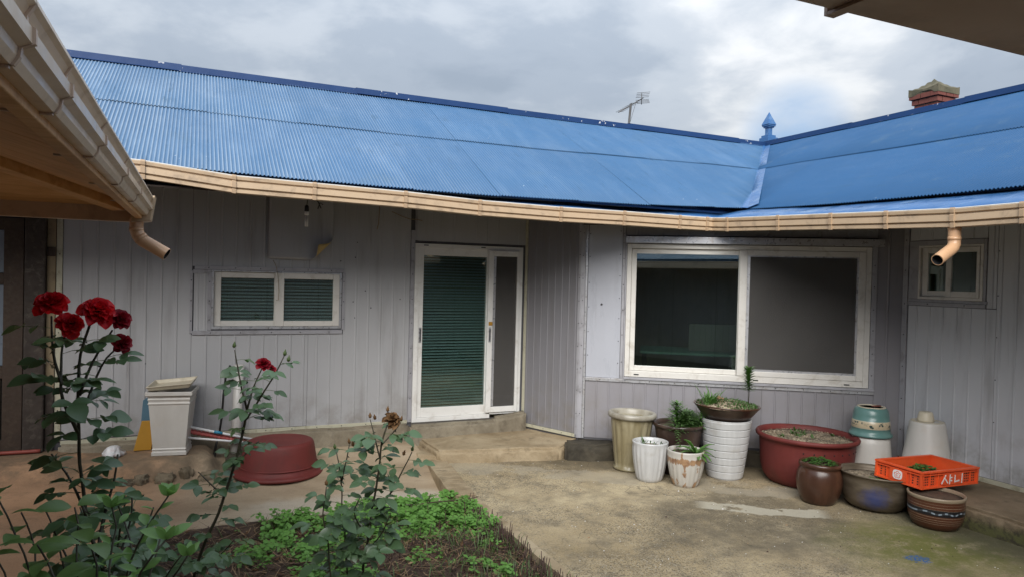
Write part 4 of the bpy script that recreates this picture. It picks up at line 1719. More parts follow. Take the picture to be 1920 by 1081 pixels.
for i in rim:
    gv.append((gv[i][0], gv[i][1], 4.215 + (.05 if abs(gv[i][0] - c0.x) < .12 and abs(gv[i][1] - c0.y) > .15 else (.05 if abs(gv[i][1] - c0.y) < .12 else 0)) * .8))
nr_ = len(rim)
gf += [(rim[k], rim[(k + 1) % nr_], o_ + (k + 1) % nr_, o_ + k) for k in range(nr_)]
gf.append(tuple(o_ + k for k in range(nr_)))
cap.add(gv, gf)
cap.build('chimney_cap', 'chimney_cap', ch)

# antenna
an = thing('tv_antenna', (5.74, 8.8, 3.4), 'small grey television aerial on a pole behind the roof ridge', 'antenna')
m0, m1 = gyp(1178, 243, 8.8), gyp(1183, 195, 8.8)
mb = MB()
mb.tube([m0 + (m0 - m1) * 2.2, m1], .017, 8)
mb.build('mast', 'alu', an)
b0, b1 = gyp(1160, 211, 8.75), gyp(1206, 184, 9.0)
mb = MB()
mb.tube([b0, b1], .008, 6)
boom = mb.build('boom', 'alu', an)
bd_ = (b1 - b0).normalized()
ed = bd_.cross(Vector((0, 0, 1))).normalized()
ed = (ed * .8 + Vector((.55, -.3, -.02))).normalized()
for k in range(8):
    c = b0.lerp(b1, .04 + k * .085)
    mb = MB()
    mb.tube([c - ed * .055, c + ed * .055], .0035, 5)
    mb.build('element', 'alu', boom)
for s_ in (-1, 1):
    for k in range(4):
        c = b1 - bd_ * .03 + Vector((0, 0, s_ * (.02 + .020 * k))) + bd_ * (.012 * k)
        mb = MB()
        mb.tube([c - ed * .10, c + ed * .10], .0035, 5)
        mb.build('element', 'alu', boom)
mb = MB()
mb.tube([b1 - bd_ * .05 + Vector((0, 0, -.085)), b1 - bd_ * .05 + Vector((0, 0, .085))], .006, 5)
mb.tube([b0.lerp(b1, .7), m1 + (m0 - m1) * .95], .003, 5)
mb.build('brace', 'alu', an)

# ------------------------------------------------------------------ left house: eave over the path
lh = thing('house', (-2.4, 3.0, 0), 'neighbouring left house seen as an eave with plywood soffit and pale gutter', 'house')
LX = -.234
LP = []
for px, py in ((70, 0), (136, 116.6), (200, 233), (241, 295), (266, 332), (289, 369)):
    q = gxp(px, py, LX)
    LP.append(Vector((LX, q.y, 2.213)))
LP = [Vector((LX, -1.2, 2.213))] + LP
LPROF = [(-.012, -.010), (-.012, .0), (.0, .002), (.003, -.010), (-.006, -.016), (-.014, -.030), (-.014, -.042), (-.002, -.048), (-.002, -.072), (-.020, -.080), (-.022, -.094), (-.030, -.108), (-.10, -.108), (-.10, -.02), (-.095, -.02), (-.095, -.10), (-.03, -.10)]
# path runs away from the camera; flip so that outward is +x
mb = MB()
mb.add(*sweep(LP, LPROF))
lg = mb.build('gutter', 'beige_pale', lh)


def lstrap(p, d):
    d = d.normalized()
    bp_ = [(a + (.005 if i > 1 else 0), b) for i, (a, b) in enumerate(LPROF[2:12])]
    bp_ = bp_ + [(a - .006, b) for a, b in LPROF[2:12][::-1]]
    mb = MB()
    mb.add(*sweep([p - d * .006, p + d * .006], bp_))
    mb.box((p.x - .125, p.y - .005, p.z - .113), (p.x - .032, p.y + .005, p.z - .1082))
    return mb.build('gutter_bracket', 'beige_brown', lg)


for px, py in ((66, -6), (136, 117), (200, 233), (241, 295), (266, 332)):
    y = gxp(px, py, LX).y
    lstrap(Vector((LX, y, 2.213)), Vector((0, 1, 0)))
# end box of the gutter with its spout
ye = LP[-1].y
mb = MB()
mb.prism2([(LX - .11, ye - .12, 2.06), (LX - .01, ye - .12, 2.075), (LX - .01, ye + .03, 2.075), (LX - .11, ye + .03, 2.06)],
          [(LX - .11, ye - .12, 2.20), (LX + .012, ye - .12, 2.222), (LX + .012, ye + .03, 2.222), (LX - .11, ye + .03, 2.20)])
mb.build('gutter_end', 'beige', lg, bevel=.006)
s0_ = Vector((LX - .085, ye - .07, 2.085))
s1_ = s0_ + Vector((0, 0, -.085))
dl = (pd(305, 470, 4.36) - pd(250, 441, 4.33)).normalized()
pts = [s0_, s0_.lerp(s1_, .5), s1_ + Vector((0, 0, .02)), s1_ + Vector((0, 0, -.005)) + dl * .012, s1_ + Vector((0, 0, -.022)) + dl * .04, s1_ + Vector((0, 0, -.028)) + dl * .19]
pipe(lg, pts, .037, collar=[(1, .9), (3, .6)])
# hip roof
ZE = 2.20
mb = MB()
hx, hy = LX - .06, ye + .05
apex0, apex1 = (hx - 2.6, hy - 2.6, ZE + 1.25), (hx - 2.6, -4.0, ZE + 1.25)
quadslab(mb, [(hx, -4.0, ZE + .02), (hx, hy, ZE + .02), apex0, apex1], .02)
quadslab(mb, [(hx, hy, ZE + .02), (hx - 5.2, hy, ZE + .02), (hx - 2.6, hy - 2.6, ZE + 1.25), (hx - 2.601, hy - 2.601, ZE + 1.251)], .02)
quadslab(mb, [(hx - 5.2, hy, ZE + .02), (hx - 5.2, -4.0, ZE + .02), apex1, apex0], .02)
lroof = mb.build('roof', 'roof2', lh)


# soffit boards (plywood sheets) below the rafters, following the slope
def sof(x, y):
    return ZE - .05 + .30 * min(hx - x, hy - y)


k = 0
for y0, y1 in ((4.18, 4.70), (3.55, 4.17), (2.75, 3.54), (1.95, 2.74), (1.0, 1.94), (-.2, .99), (-1.4, -.21)):
    mb = MB()
    x0, x1 = hx - 1.5, hx - .03
    pts = []
    ya, yb = y0, y1
    if y1 > 4.6:
        q = [(hx - (hy - ya), ya), (hx - .03, ya), (hx - .03, hy - .03)]
    elif hx - x0 > hy - yb:
        xa, xb = hx - (hy - ya), hx - (hy - yb)
        q = [(max(x0, xa), ya), (x1, ya), (x1, yb), (max(x0, xb), yb)]
    else:
        q = [(x0, ya), (x1, ya), (x1, yb), (x0, yb)]
    mb.prism2([(x, y, sof(x, y) + .0) for x, y in q], [(x, y, sof(x, y) + .012) for x, y in q])
    mb.build('soffit_board', 'soffit', lroof)
for i, (xa, xb) in enumerate(((-.55, -1.30), (-1.31, -2.1))):
    xa_, xb_ = hx + xa + .55 - .03, hx + xb + .55 - .03
    q = [(xa_, hy - .03), (xa_, hy + xa_ - hx + .01), (xb_, max(hy - 1.4, hy + xb_ - hx)), (xb_, hy - .03)]
    mb = MB()
    mb.prism2([(x, y, ZE - .05 + .30 * (hy - y)) for x, y in q], [(x, y, ZE - .036 + .30 * (hy - y)) for x, y in q])
    mb.build('soffit_board', 'soffit', lroof)
# hip rafter and fascias
mb = MB()
a, b = Vector((hx - .12, hy - .12)), Vector((hx - 1.9, hy - 1.9))
pd_ = Vector((.035, -.035))
za, zb_ = sof(*a), sof(*b)
mb.prism2([(*(a - pd_), za - .06), (*(a + pd_), za - .06), (*(b + pd_), zb_ - .06), (*(b - pd_), zb_ - .06)],
          [(*(a - pd_), za + .01), (*(a + pd_), za + .01), (*(b + pd_), zb_ + .01), (*(b - pd_), zb_ + .01)])
mb.build('hip_rafter', 'soffit', lroof, bevel=.003)
MB().box((hx - 4.5, hy - .03, ZE - .13), (hx - .05, hy + .01, ZE + .0)).build('fascia', 'beige_brown', lroof, bevel=.003)
MB().box((hx - .03, -1.4, ZE - .115), (hx + .005, hy - .035, ZE + .005)).build('fascia', 'soffit', lroof, bevel=.003)
MB().box((-4.4, -3, 0), (-1.75, 3.7, 2.5)).build('wall', 'plaster', lh)

# old door, posts and plaster at the far left of the long wall
mb = MB()
W1.box(mb, -1.305, -1.156, .12, 2.5, -.06, .07)
mb.build('post', 'brown_wood', house, bevel=.012)
W1.part('plaster_strip', 'plaster', wall1, -1.153, -1.09, .75, 2.5, -.004, .02, .004)
W1.part('plaster_strip', 'brown_wood', wall1, -1.153, -1.09, .15, .745, -.004, .03, .008)
W1.part('post_band', 'wood_dark', wall1, -1.153, -1.09, 1.88, 1.96, .0205, .03)
W1.part('lintel', 'brown_wood', wall1, -2.6, -1.31, 2.2, 2.42, -.004, .05, .006)
od = frame_bars(W1, -2.3, -1.312, .20, 2.19, .10, .14, .14, .10, -.004, .045).build('old_door', 'wood_dark', house, bevel=.004)
W1.part('rail', 'wood_dark', od, -2.2, -1.453, .86, .96, .005, .040)
W1.part('rail', 'wood_dark', od, -2.2, -1.453, 1.64, 1.73, .005, .040)
W1.part('pane', 'frost', od, -2.2, -1.453, .965, 1.635, .008, .012)
W1.part('pane', 'frost', od, -2.2, -1.453, 1.735, 2.085, .008, .012)
W1.part('backboard', 'dark', od, -2.2, -1.453, .345, .855, .002, .006)
for k in range(15):
    uu = -2.185 + k * .05
    W1.part('lattice_bar', 'wood_dark', od, uu, uu + .016, .345, .855, .010, .022, 0)
W1.part('threshold', 'wood_dark', house, -2.4, -1.2, .1, .195, -.02, .10, .01)

# ------------------------------------------------------------------ opposite house (overhead eave, seen again in the glass)
oh = thing('house', (1.5, -.4, 0), 'opposite house seen as a brown gutter and eave at the top right', 'house')
OZ = 2.05
OY = gz(1470, 0, OZ).y
OP = [Vector((4.55, OY, OZ + .125)), Vector((-.1, OY, OZ + .125))]
mb = MB()
OPROF = [(-.012, -.012), (-.012, .0), (.0, .002), (.004, -.006), (-.004, -.016), (-.004, -.032), (.0, -.038), (.0, -.119), (-.004, -.125), (-.105, -.125), (-.105, -.02), (-.10, -.02), (-.10, -.117), (-.012, -.117)]
mb.add(*sweep(OP, OPROF))
og = mb.build('gutter', 'beige_brown', oh)
for px in (1556,):
    xx = gz(px, 25, OZ).x
    mb = MB()
    mb.box((xx - .006, OY - .10, OZ - .0035), (xx + .006, OY + .001, OZ - .0005))
    mb.box((xx - .006, OY + .0015, OZ - .0035), (xx + .006, OY + .005, OZ + .12))
    mb.build('gutter_bracket', 'beige_brown', og)
mb = MB()
quadslab(mb, [(4.55, OY - .115, OZ + .1), (-.1, OY - .115, OZ + .1), (-.1, OY - .9, OZ + .30), (4.3, OY - .9, OZ + .30)], .012)
mb.build('soffit', 'soffit', oh)
mb = MB()
quadslab(mb, [(-.3, OY - .08, OZ + .16), (4.3, OY - .08, OZ + .16), (4.3, OY - 2.5, OZ + 1.45), (-.3, OY - 2.5, OZ + 1.45)], .02)
quadslab(mb, [(-.3, OY - 2.51, OZ + 1.45), (4.3, OY - 2.51, OZ + 1.45), (4.3, OY - 4.9, OZ + .16), (-.3, OY - 4.9, OZ + .16)], .02)
oroof = mb.build('roof', 'roof', oh)
mb = MB()
n = int(4.6 / .0362 * 6)
vs_ = []
for i in range(n + 1):
    x = -.3 + 4.6 * i / n
    w = .0052 * math.cos(2 * pi * x / .0362)
    for s in (0, .5, 1):
        vs_.append((x, OY - .06 - 2.44 * s, OZ + .175 + 1.31 * s + w))
mb.add(vs_, [(i * 3 + k, (i + 1) * 3 + k, (i + 1) * 3 + k + 1, i * 3 + k + 1) for i in range(n) for k in range(2)], 0, True)
mb.build('roof_sheet', 'roof', oroof, fix=False)
W5 = Wall((6.2, OY - .95), (-1.6, OY - .95))
mb = MB()
W5.box(mb, 0, 7.8, 0, 2.55, -.12, -.005)
ow = mb.build('wall', 'core', oh)
for k in range(7):
    W5.panel(ow, k * .98 + .01, (k + 1) * .98, .2, 2.5, .125)

# ------------------------------------------------------------------ things by the left wall
def place(px, py, half_px, z=0.):
    g = gz(px, py, z)
    hd = Vector((g.x, g.y, 0)).normalized()
    dep = (g - EYE).dot(fwd)
    return g + hd * (half_px * dep / FPX)


# upturned red tub
c = place(523, 909, 76, .0)
c.z = path_z(c.x, c.y - .2) - .005
tub = thing('tub', c, 'dark red rubber tub turned upside down on the path', 'tub')
k = .385
prof = [(k * .97, 0), (k * 1.0, .006), (k * 1.0, .022), (k * .96, .034), (k * .885, .040), (k * .865, .075), (k * .855, .09), (k * .80, .20), (k * .765, .262), (k * .735, .285), (k * .69, .293), (k * .64, .290), (k * .3, .287), (.0001, .288)]
mb = MB()
mb.lathe(prof, 72, wob=.008, sx=1.0, sy=.95)
mb.build('tub_body', 'red_plastic', tub, True)
mb = MB()
mb.lathe([(k * .873, .076), (k * .876, .082), (k * .866, .09), (k * .85, .088), (k * .85, .078), (k * .873, .076)], 72, sx=1, sy=.95)
mb.build('rib', 'red_plastic', tub, True)

# square white planter on the rubble ledge
PLZ = .205
pl = thing('planter', (-.165, 6.83, PLZ), 'tall square white plastic planter standing by the grey wall', 'planter', rot=Matrix.Rotation(rad(-9), 4, 'Z'))


def sq(mb, levels, mi=0):
    vs_ = []
    for h, z in levels:
        vs_ += [(-h, -h, z), (h, -h, z), (h, h, z), (-h, h, z)]
    fs = [tuple(range(4))[::-1]]
    for j in range(len(levels) - 1):
        fs += [(j * 4 + k, j * 4 + (k + 1) % 4, (j + 1) * 4 + (k + 1) % 4, (j + 1) * 4 + k) for k in range(4)]
    j = len(levels) - 1
    fs.append(tuple(j * 4 + k for k in range(4)))
    mb.add(vs_, fs, mi)


mb = MB()
sq(mb, [(.138, 0), (.138, .03), (.132, .034), (.132, .046), (.136, .05), (.136, .056), (.130, .062), (.160, .44), (.166, .445), (.166, .455), (.161, .46), (.162, .475), (.167, .48), (.167, .49), (.164, .495), (.168, .515), (.184, .52), (.184, .552), (.172, .552), (.165, .50)])
mb.build('planter_body', 'white_plastic', pl, True, bevel=.003)
tr = thing('plant_tray', (-.165, 6.83, PLZ + .56), 'shallow cream plastic tray tilted on top of the white planter', 'tray', rot=Matrix.Rotation(rad(-9), 4, 'Z') @ Matrix.Rotation(rad(-5), 4, 'Y') @ Matrix.Rotation(rad(2), 4, 'X'))
mb = MB()
sq(mb, [(.14, .012), (.158, .02), (.172, .048), (.178, .05), (.178, .055), (.166, .055), (.150, .028), (.14, .024)])
mb.build('tray_body', 'tray', tr, True, bevel=.003)

# foam boards behind the planter: each leans on the wall
def leaning_board(name, label, mat, poly, off):
    b = MB()
    lo = [W1.p(u, off + (.07 - .09 * (z - .2)), z) for u, z in poly]
    hi = [W1.p(u, off + .018 + (.07 - .09 * (z - .2)), z) for u, z in poly]
    b.prism2(lo, hi)
    return tag(b.build(name, mat, bevel=.003), label, 'board')


leaning_board('board', 'blue-grey board leaning behind the white planter', 'blue_board', [(-.435, .20), (-.2, .20), (-.2, .655), (-.375, .655), (-.41, .63)], .01)
leaning_board('board', 'yellow board leaning against the wall left of the planter', 'yellow', [(-.475, .20), (-.335, .20), (-.305, .455), (-.415, .455)], .035)
leaning_board('board', 'narrow red-brown board squeezed between the yellow board and the planter', 'red_board', [(-.33, .20), (-.17, .20), (-.17, .45), (-.30, .455)], .035)

# mop handles and pink roller lying on the ledge
a, b = gyp(345, 797, 6.86), gyp(476, 823, 6.86)
mb = MB()
mb.tube([a, b], .011, 10)
h1 = mb.build('pole', 'white_metal')
tag(h1, 'upper white metal pole with blue grip lying beside the planter', 'pole')
mb = MB()
mb.tube([a.lerp(b, .42), a.lerp(b, .54)], .0135, 10)
mb.build('grip', 'teal', h1)
a, b = gyp(345, 819, 6.80), gyp(470, 829, 6.80)
mb = MB()
mb.tube([a, b], .010, 10)
tag(mb.build('pole', 'white_metal'), 'lower bare white pole lying beside the planter', 'pole')
a, b = gyp(347, 806, 6.9), gyp(462, 826, 6.9)
mb = MB()
pts, rs = [], []
for i in range(61):
    pts.append(a.lerp(b, i / 60))
    rs.append(.024 if i % 4 < 3 else .017)
mb.tube(pts, rs, 12)
tag(mb.build('roller', 'pink'), 'pink ribbed foam roller lying between the white poles', 'roller')

# standpipe and black hose
p0, p1 = Vector((.355, 6.99, -.02)), Vector((.385, 7.035, .93))
mb = MB()
mb.tube([p0, p0.lerp(p1, .5), p1], .044, 20)
mb.tube([p0 + Vector((0, 0, .0)), p0 + Vector((0, 0, .13))], .05, 20)
sp = mb.build('drain_pipe', 'white_pipe')
tag(sp, 'white plastic standpipe against the grey wall behind the middle rose', 'pipe')
mb = MB()
hp = [gyp(*q, 6.93) for q in ((432, 684), (424, 700), (419, 740), (416, 780), (411, 812), (403, 840), (399, 862), (397, 880))]
mb.tube(hp, .010, 8)
hp2 = [gyp(*q, 6.9) for q in ((408, 815), (405, 838), (402, 858), (398, 884))]
mb.tube(hp2, .008, 8)
tag(mb.build('hose', 'black_rubber'), 'thin black hose hanging beside the white standpipe', 'hose')
# drain block
lumpy([(.27, 6.62), (.52, 6.62), (.52, 7.02), (.27, 7.02)], -.1, .12, 'drain_block', 'plinth_dark', .012, .05)
tag(bpy.data.objects['drain_block'], 'dark cement block round the foot of the standpipe', 'block')

# red hose on the ground at the left edge
mb = MB()
hp = []
for q in ((-40, 872), (0, 862), (30, 862), (60, 856), (80, 845), (96, 828), (108, 822)):
    g = gz(*q, .17)
    hp.append(Vector((g.x, min(g.y, 7.0), max(path_z(g.x, min(g.y, 7.0)) + .02, .1))))
mb.tube(hp, .016, 10)
tag(mb.build('hose', 'red_rubber'), 'faded red hose lying at the foot of the old wooden door', 'hose')
# crumpled plastic bag
bgo = MB()
bc = Vector((-.62, 6.9, path_z(-.62, 6.9)))
bgo.lathe([(.05, 0), (.085, .006), (.08, .03), (.06, .05), (.05, .075), (.02, .09), (.001, .085)], 26, flute=lambda r, z, a: r * (1 + .55 * mnoise.noise((math.cos(a) * 2.2, math.sin(a) * 2.2, z * 26))))
bo = bgo.build('plastic_bag', 'bag')
bo.location = bc
tag(bo, 'small crumpled white plastic bag behind the tall rose', 'bag')

# hanging lamp
lc = gyp(575, 400, 6.35)
lt = thing('hanging_lamp', (lc.x, lc.y, 2.44), 'unlit bulb hanging on a black cord under the eave', 'lamp')
mb = MB()
mb.tube([(lc.x + .01, lc.y, 2.5), (lc.x + .004, lc.y, 2.42), (lc.x, lc.y, lc.z + .06)], .004, 6)
mb.build('cord', 'black_rubber', lt)
zt = lc.z + .07
mb = MB()
mb.lathe([(.010, zt), (.018, zt - .012), (.020, zt - .05), (.017, zt - .056)], 16, cx=lc.x, cy=lc.y)
mb.build('socket', 'black_rubber', lt)
mb = MB()
mb.lathe([(.017, zt - .0565), (.019, zt - .062), (.019, zt - .085), (.012, zt - .088)], 16, cx=lc.x, cy=lc.y)
mb.build('lamp_base', 'white_print', lt)
for k in range(4):
    a = k * pi / 2 + .5
    mb = MB()
    mb.tube([(lc.x + .011 * math.cos(a), lc.y + .011 * math.sin(a), zt - .088), (lc.x + .011 * math.cos(a), lc.y + .011 * math.sin(a), zt - .185)], .0055, 8)
    mb.build('lamp_tube', 'white_print', lt)
# loose wires under the eave
mb = MB()
mb.tube([gyp(*q, 6.9) for q in ((712, 385), (711, 402), (710, 418), (707, 430))], .004, 6)
tag(mb.build('wire', 'plaster'), 'short pale wire end dangling from the eave right of the bulb', 'wire')
mb = MB()
mb.tube([gyp(*q, 7.06) for q in ((735, 397), (752, 405), (768, 411), (782, 412), (792, 414))], .004, 6)
tag(mb.build('wire', 'plaster'), 'pale cable running along the wall to the left of the door top', 'wire')
mb = MB()
mb.tube([gyp(*q, 6.2) for q in ((592, 372), (597, 380), (602, 391))], .005, 6)
mb.tube([gyp(*q, 6.2) for q in ((606, 384), (600, 381), (596, 392))], .005, 6)
tag(mb.build('wire', 'black_rubber'), 'tangle of black wire ends under the gutter beside the bulb', 'wire')
mb = MB()
mb.tube([gyp(*q, 7.06) for q in ((512, 488), (517, 497), (521, 515), (523, 545), (522, 562), (518, 562))], .0028, 6)
tag(mb.build('wire', 'plaster'), 'thin pale wire hanging over the middle of the left window', 'wire')

# ------------------------------------------------------------------ pots by the big window
POT = {}


def pot(key, c, label, cat='flower pot', name='flower_pot', group=None, rz=0., tilt=None):
    R_ = Matrix.Rotation(rz, 4, 'Z')
    if tilt:
        R_ = Matrix.Rotation(tilt[1], 4, tilt[0]) @ R_
    return thing(name, c, label, cat, group, R_)


def soil(parent, r, z, mat='soil', bump=.012, name='soil', sx=1, sy=1):
    mb = MB()
    mb.lathe([(r, z), (r * .8, z + .004), (r * .55, z + .01), (r * .3, z + .012), (.001, z + .013)], 36, wob=bump, sx=sx, sy=sy)
    return mb.build(name, mat, parent, True)


def blades(mb, n, r, z, h, wdt, spread=.5, mi=0, cx=0, cy=0, up=.6):
    for _ in range(n):
        a, d = random.uniform(0, 2 * pi), r * math.sqrt(random.random())
        b = Vector((cx + d * math.cos(a), cy + d * math.sin(a), z))
        t_ = random.uniform(0, 2 * pi)
        hh = h * random.uniform(.5, 1.2)
        tip = b + Vector((math.cos(t_) * spread * hh, math.sin(t_) * spread * hh, hh * random.uniform(up, 1)))
        mid = b.lerp(tip, .55) + Vector((0, 0, hh * .12))
        s_ = Vector((-math.sin(t_), math.cos(t_), 0)) * wdt
        mb.add([b - s_ * .6, b + s_ * .6, mid + s_, mid - s_, tip], [(0, 1, 2, 3), (3, 2, 4)], mi)


def tuft(parent, name, mat, **k):
    mb = MB()
    blades(mb, **k)
    return mb.build(name, mat, parent, True, fix=False)


def flutefn(n, amp, z0, z1):
    def f(r, z, a):
        m_ = sstep(z0 - .01, z0 + .03, z) * (1 - sstep(z1 - .03, z1, z))
        return r * (1 + amp * m_ * (abs(math.sin(n * a / 2)) - .6))
    return f


# 1 olive fluted pot
p1_ = pot('olive', (3.834, 5.698, 0), 'tall olive-beige fluted pot with a thick pale rim, leftmost of the pots', tilt=('Y', rad(1.5)))
mb = MB()
h = .545
prof = [(.15, 0), (.158, .008), (.157, .022), (.142, .03)] + [(.142 + .058 * (i / 12), .03 + (h - .09) * i / 12) for i in range(1, 13)] + [(.206, h - .052)]
mb.lathe(prof, 96, flutefn(16, .05, .03, h - .06))
mb.build('pot_body', 'olive', p1_, True)
mb = MB()
mb.lathe([(.2, h - .055), (.222, h - .052), (.233, h - .035), (.231, h - .012), (.218, h), (.198, h - .002), (.188, h - .015), (.184, h - .06), (.175, h - .10)], 72)
mb.build('rim', 'olive_rim', p1_, True)
soil(p1_, .183, h - .075, 'soil_pale')
# 2 small white fluted
p2_ = pot('white', (3.794, 5.316, 0), 'small clean white fluted pot with a few seedlings, in front of the olive pot')
mb = MB()
h = .355


def wprof(h, rb, rt):
    return [(rb * .93, 0), (rb, .006)] + [(rb + (rt - rb) * (math.sin(pi / 2 * i / 12) ** .85), .006 + (h - .03) * i / 12) for i in range(1, 13)] + [(rt + .003, h - .012), (rt + .002, h - .003), (rt - .006, h), (rt - .014, h - .004), (rt - .018, h - .03), (rt - .03, h - .09)]


mb.lathe(wprof(h, .112, .160), 96, flutefn(20, .045, .006, h - .03))
mb.build('pot_body', 'white_glaze', p2_, True)
soil(p2_, .142, h - .055, 'soil_pale')
tuft(p2_, 'seedling', 'moss_green', n=26, r=.12, z=h - .05, h=.07, wdt=.006, spread=.6)
# 4 rusty white
p4_ = pot('rust', (4.003, 5.069, 0), 'white fluted pot streaked with rust, holding a rosette of pointed leaves')
mb = MB()
h = .318
mb.lathe(wprof(h, .108, .163), 96, flutefn(20, .04, .006, h - .03))
mb.build('pot_body', 'rust', p4_, True)
soil(p4_, .146, h - .035, 'soil')


def rosette(parent, c, n, L, w, mat, name='leaf', lift=.5):
    for k in range(n):
        a = k * 2.4 + random.uniform(-.2, .2)
        l_ = L * random.uniform(.7, 1.1)
        up = lift * random.uniform(.4, 1.3) * (1 - .5 * k / n)
        d = Vector((math.cos(a), math.sin(a), 0))
        s_ = Vector((-d.y, d.x, 0)) * w
        mb = MB()
        vs_ = []
        for t_, ww in ((0, .35), (.3, .8), (.6, 1), (.85, .55), (1, .03)):
            p = Vector(c) + d * l_ * t_ + Vector((0, 0, l_ * (up * t_ - .75 * t_ * t_ * .8)))
            vs_ += [p - s_ * ww + Vector((0, 0, w * .25)), p, p + s_ * ww + Vector((0, 0, w * .25))]
        fs = [(i * 3 + j, i * 3 + j + 1, (i + 1) * 3 + j + 1, (i + 1) * 3 + j) for i in range(4) for j in range(2)]
        mb.add(vs_, fs, 0, True)
        mb.build(name, mat, parent, True, fix=False)


rosette(p4_, (.06, -.06, h - .03), 17, .20, .021, 'bright_green', lift=1.25)
tag(tuft(p4_, 'weed', 'moss_green', n=60, r=.12, z=h - .035, h=.03, wdt=.004), kind='stuff')
# 3 dark pot behind
p3_ = pot('dark', (4.19, 5.43, 0), 'dark brown glazed pot full of feathery green leaves, behind the white fluted pots')
mb = MB()
h = .475
mb.lathe([(.14, 0), (.145, .01), (.175, .15), (.20, .3), (.218, .41), (.224, .44), (.238, .446), (.24, .468), (.228, h), (.214, h - .006), (.205, .42), (.2, .38)], 72)
mb.build('pot_body', 'dark_pot', p3_, True)
soil(p3_, .205, h - .04)


def feathery(parent, c, h, n, mat, w=.0035, L=.055):
    mb = MB()
    c = Vector(c)
    top = c + Vector((random.uniform(-.02, .02), random.uniform(-.02, .02), h))
    mb.tube([c, c.lerp(top, .5) + Vector((.006, .004, 0)), top], [.004, .003, .002], 5, 1)
    for i in range(n):
        t_ = (i + random.random()) / n
        b = c.lerp(top, .12 + .88 * t_)
        a = i * 2.4
        l_ = L * random.uniform(.6, 1.1) * (1.15 - .5 * t_)
        d = Vector((math.cos(a), math.sin(a), random.uniform(-.1, .7)))
        s_ = Vector((-math.sin(a), math.cos(a), 0)) * w
        mb.add([b - s_ * .5, b + s_ * .5, b + d * l_ * .6 + s_, b + d * l_ * .6 - s_, b + d * l_ - Vector((0, 0, .01))], [(0, 1, 2, 3), (3, 2, 4)], 0)
    return mb.build('foliage', [mat, 'stalk_green'], parent, True, fix=False)


feathery(p3_, (-.07, -.06, h - .04), .24, 170, 'bright_green', .009, .12)
feathery(p3_, (-.03, -.1, h - .04), .16, 110, 'moss_green', .009, .115)
for k in range(13):
    feathery(p3_, (random.uniform(-.05, .18), random.uniform(-.17, .08), h - .05), random.uniform(.09, .17), 80, 'bright_green' if k % 2 else 'moss_green', .008, .10)
for k in range(4):
    feathery(p3_, (-.16 + .03 * k, -.17 + random.uniform(-.02, .02), h - .05), .05, 30, 'moss_green', .006, .09)
# trailing shoot hanging over the white pot
mb = MB()
for k in range(40):
    t_ = k / 40
    b = Vector((-.17 - .05 * t_, -.20 - .07 * math.sin(t_ * 2), h - .03 - .24 * t_ ** 1.5))
    a = k * 2.4
    d = Vector((math.cos(a), math.sin(a), -.2)) * .035
    s_ = Vector((-math.sin(a), math.cos(a), 0)) * .012
    mb.add([b, b + d * .5 + s_, b + d, b + d * .5 - s_], [(0, 1, 2, 3)])
mb.build('trailing_shoot', 'moss_green', p3_, True, fix=False)

# 5 ringed white pot + 6 pan of moss on it
p5_ = pot('ring', (4.538, 5.176, 0), 'tall white ribbed-ring pot carrying the dark shallow bowl')
mb = MB()
h = .548
prof = [(.150, 0), (.158, .006)]
nb = 8
for i in range(nb):
    z0_, z1_ = .006 + (h - .02) * i / nb, .006 + (h - .02) * (i + 1) / nb
    r0_, r1_ = .160 + .068 * (i / nb) ** .85, .160 + .068 * ((i + 1) / nb) ** .85
    rm_ = lambda q_: r0_ + .002 + (r1_ - r0_) * q_
    prof += [(r0_ - .005, z0_ + .001), (r0_ - .003, z0_ + .003), (rm_(.05), z0_ + .005), (rm_(.12), z0_ + .010), (rm_(.5), (z0_ + z1_) / 2), (rm_(.88), z1_ - .007), (rm_(.95), z1_ - .003), (r1_ - .002, z1_ - .001), (r1_ - .005, z1_)]
prof += [(.232, h - .006), (.228, h), (.215, h - .004), (.21, h - .05)]
mb.lathe(prof, 72)
mb.build('pot_body', 'white_glaze', p5_, True)
p6_ = pot('pan', (4.53, 5.17, h - .012), 'dark shallow bowl of moss with a lily shoot, on the white ringed pot', 'bowl', 'bowl', tilt=('Y', rad(2)))
mb = MB()
mb.lathe([(.17, 0), (.19, .004), (.215, .03), (.25, .07), (.285, .115), (.296, .125), (.302, .132), (.298, .140), (.288, .136), (.27, .12)], 72, matfn=lambda j: 1 if 5 <= j <= 7 else 0)
mb.build('bowl_body', ['dark_pot', 'jar_brown'], p6_, True)
mb = MB()
mb.lathe([(.283, .122), (.24, .145), (.18, .165), (.09, .178), (.001, .18)], 40, wob=.03)
mb.build('soil', 'soil_pale', p6_, True)
mb = MB()
for k in range(1400):
    a, d = random.uniform(0, 2 * pi), .275 * math.sqrt(random.random())
    x, y = d * math.cos(a), d * math.sin(a)
    if mnoise.noise((x * 9, y * 9, 1)) < -.12:
        continue
    blades(mb, 1, .001, .125 + .045 * (1 - (d / .28) ** 2), .035, .004, .6, 0, x, y)
tag(mb.build('moss', 'moss_green', p6_, True, fix=False), kind='stuff')
mb = MB()
blades(mb, 60, .05, .14, .17, .007, .75, 0, -.22, -.03, .35)
mb.build('grass_tuft', 'bright_green', p6_, True, fix=False)
mb = MB()
for k in range(5):
    b = Vector((-.14 + .025 * random.uniform(-1, 1), -.06 + .02 * random.uniform(-1, 1), .19 + .02 * random.random()))
    mb.tube([b - Vector((0, 0, .05)), b], .002, 4)
    mb.lathe([(.002, b.z), (.012, b.z + .005), (.014, b.z + .014), (.001, b.z + .018)], 8, cx=b.x, cy=b.y)
mb.build('seed_head', 'straw', p6_, True)
lily = MB()
lb = Vector((.185, -.08, .15))
lt_ = lb + Vector((-.02, .0, .33))
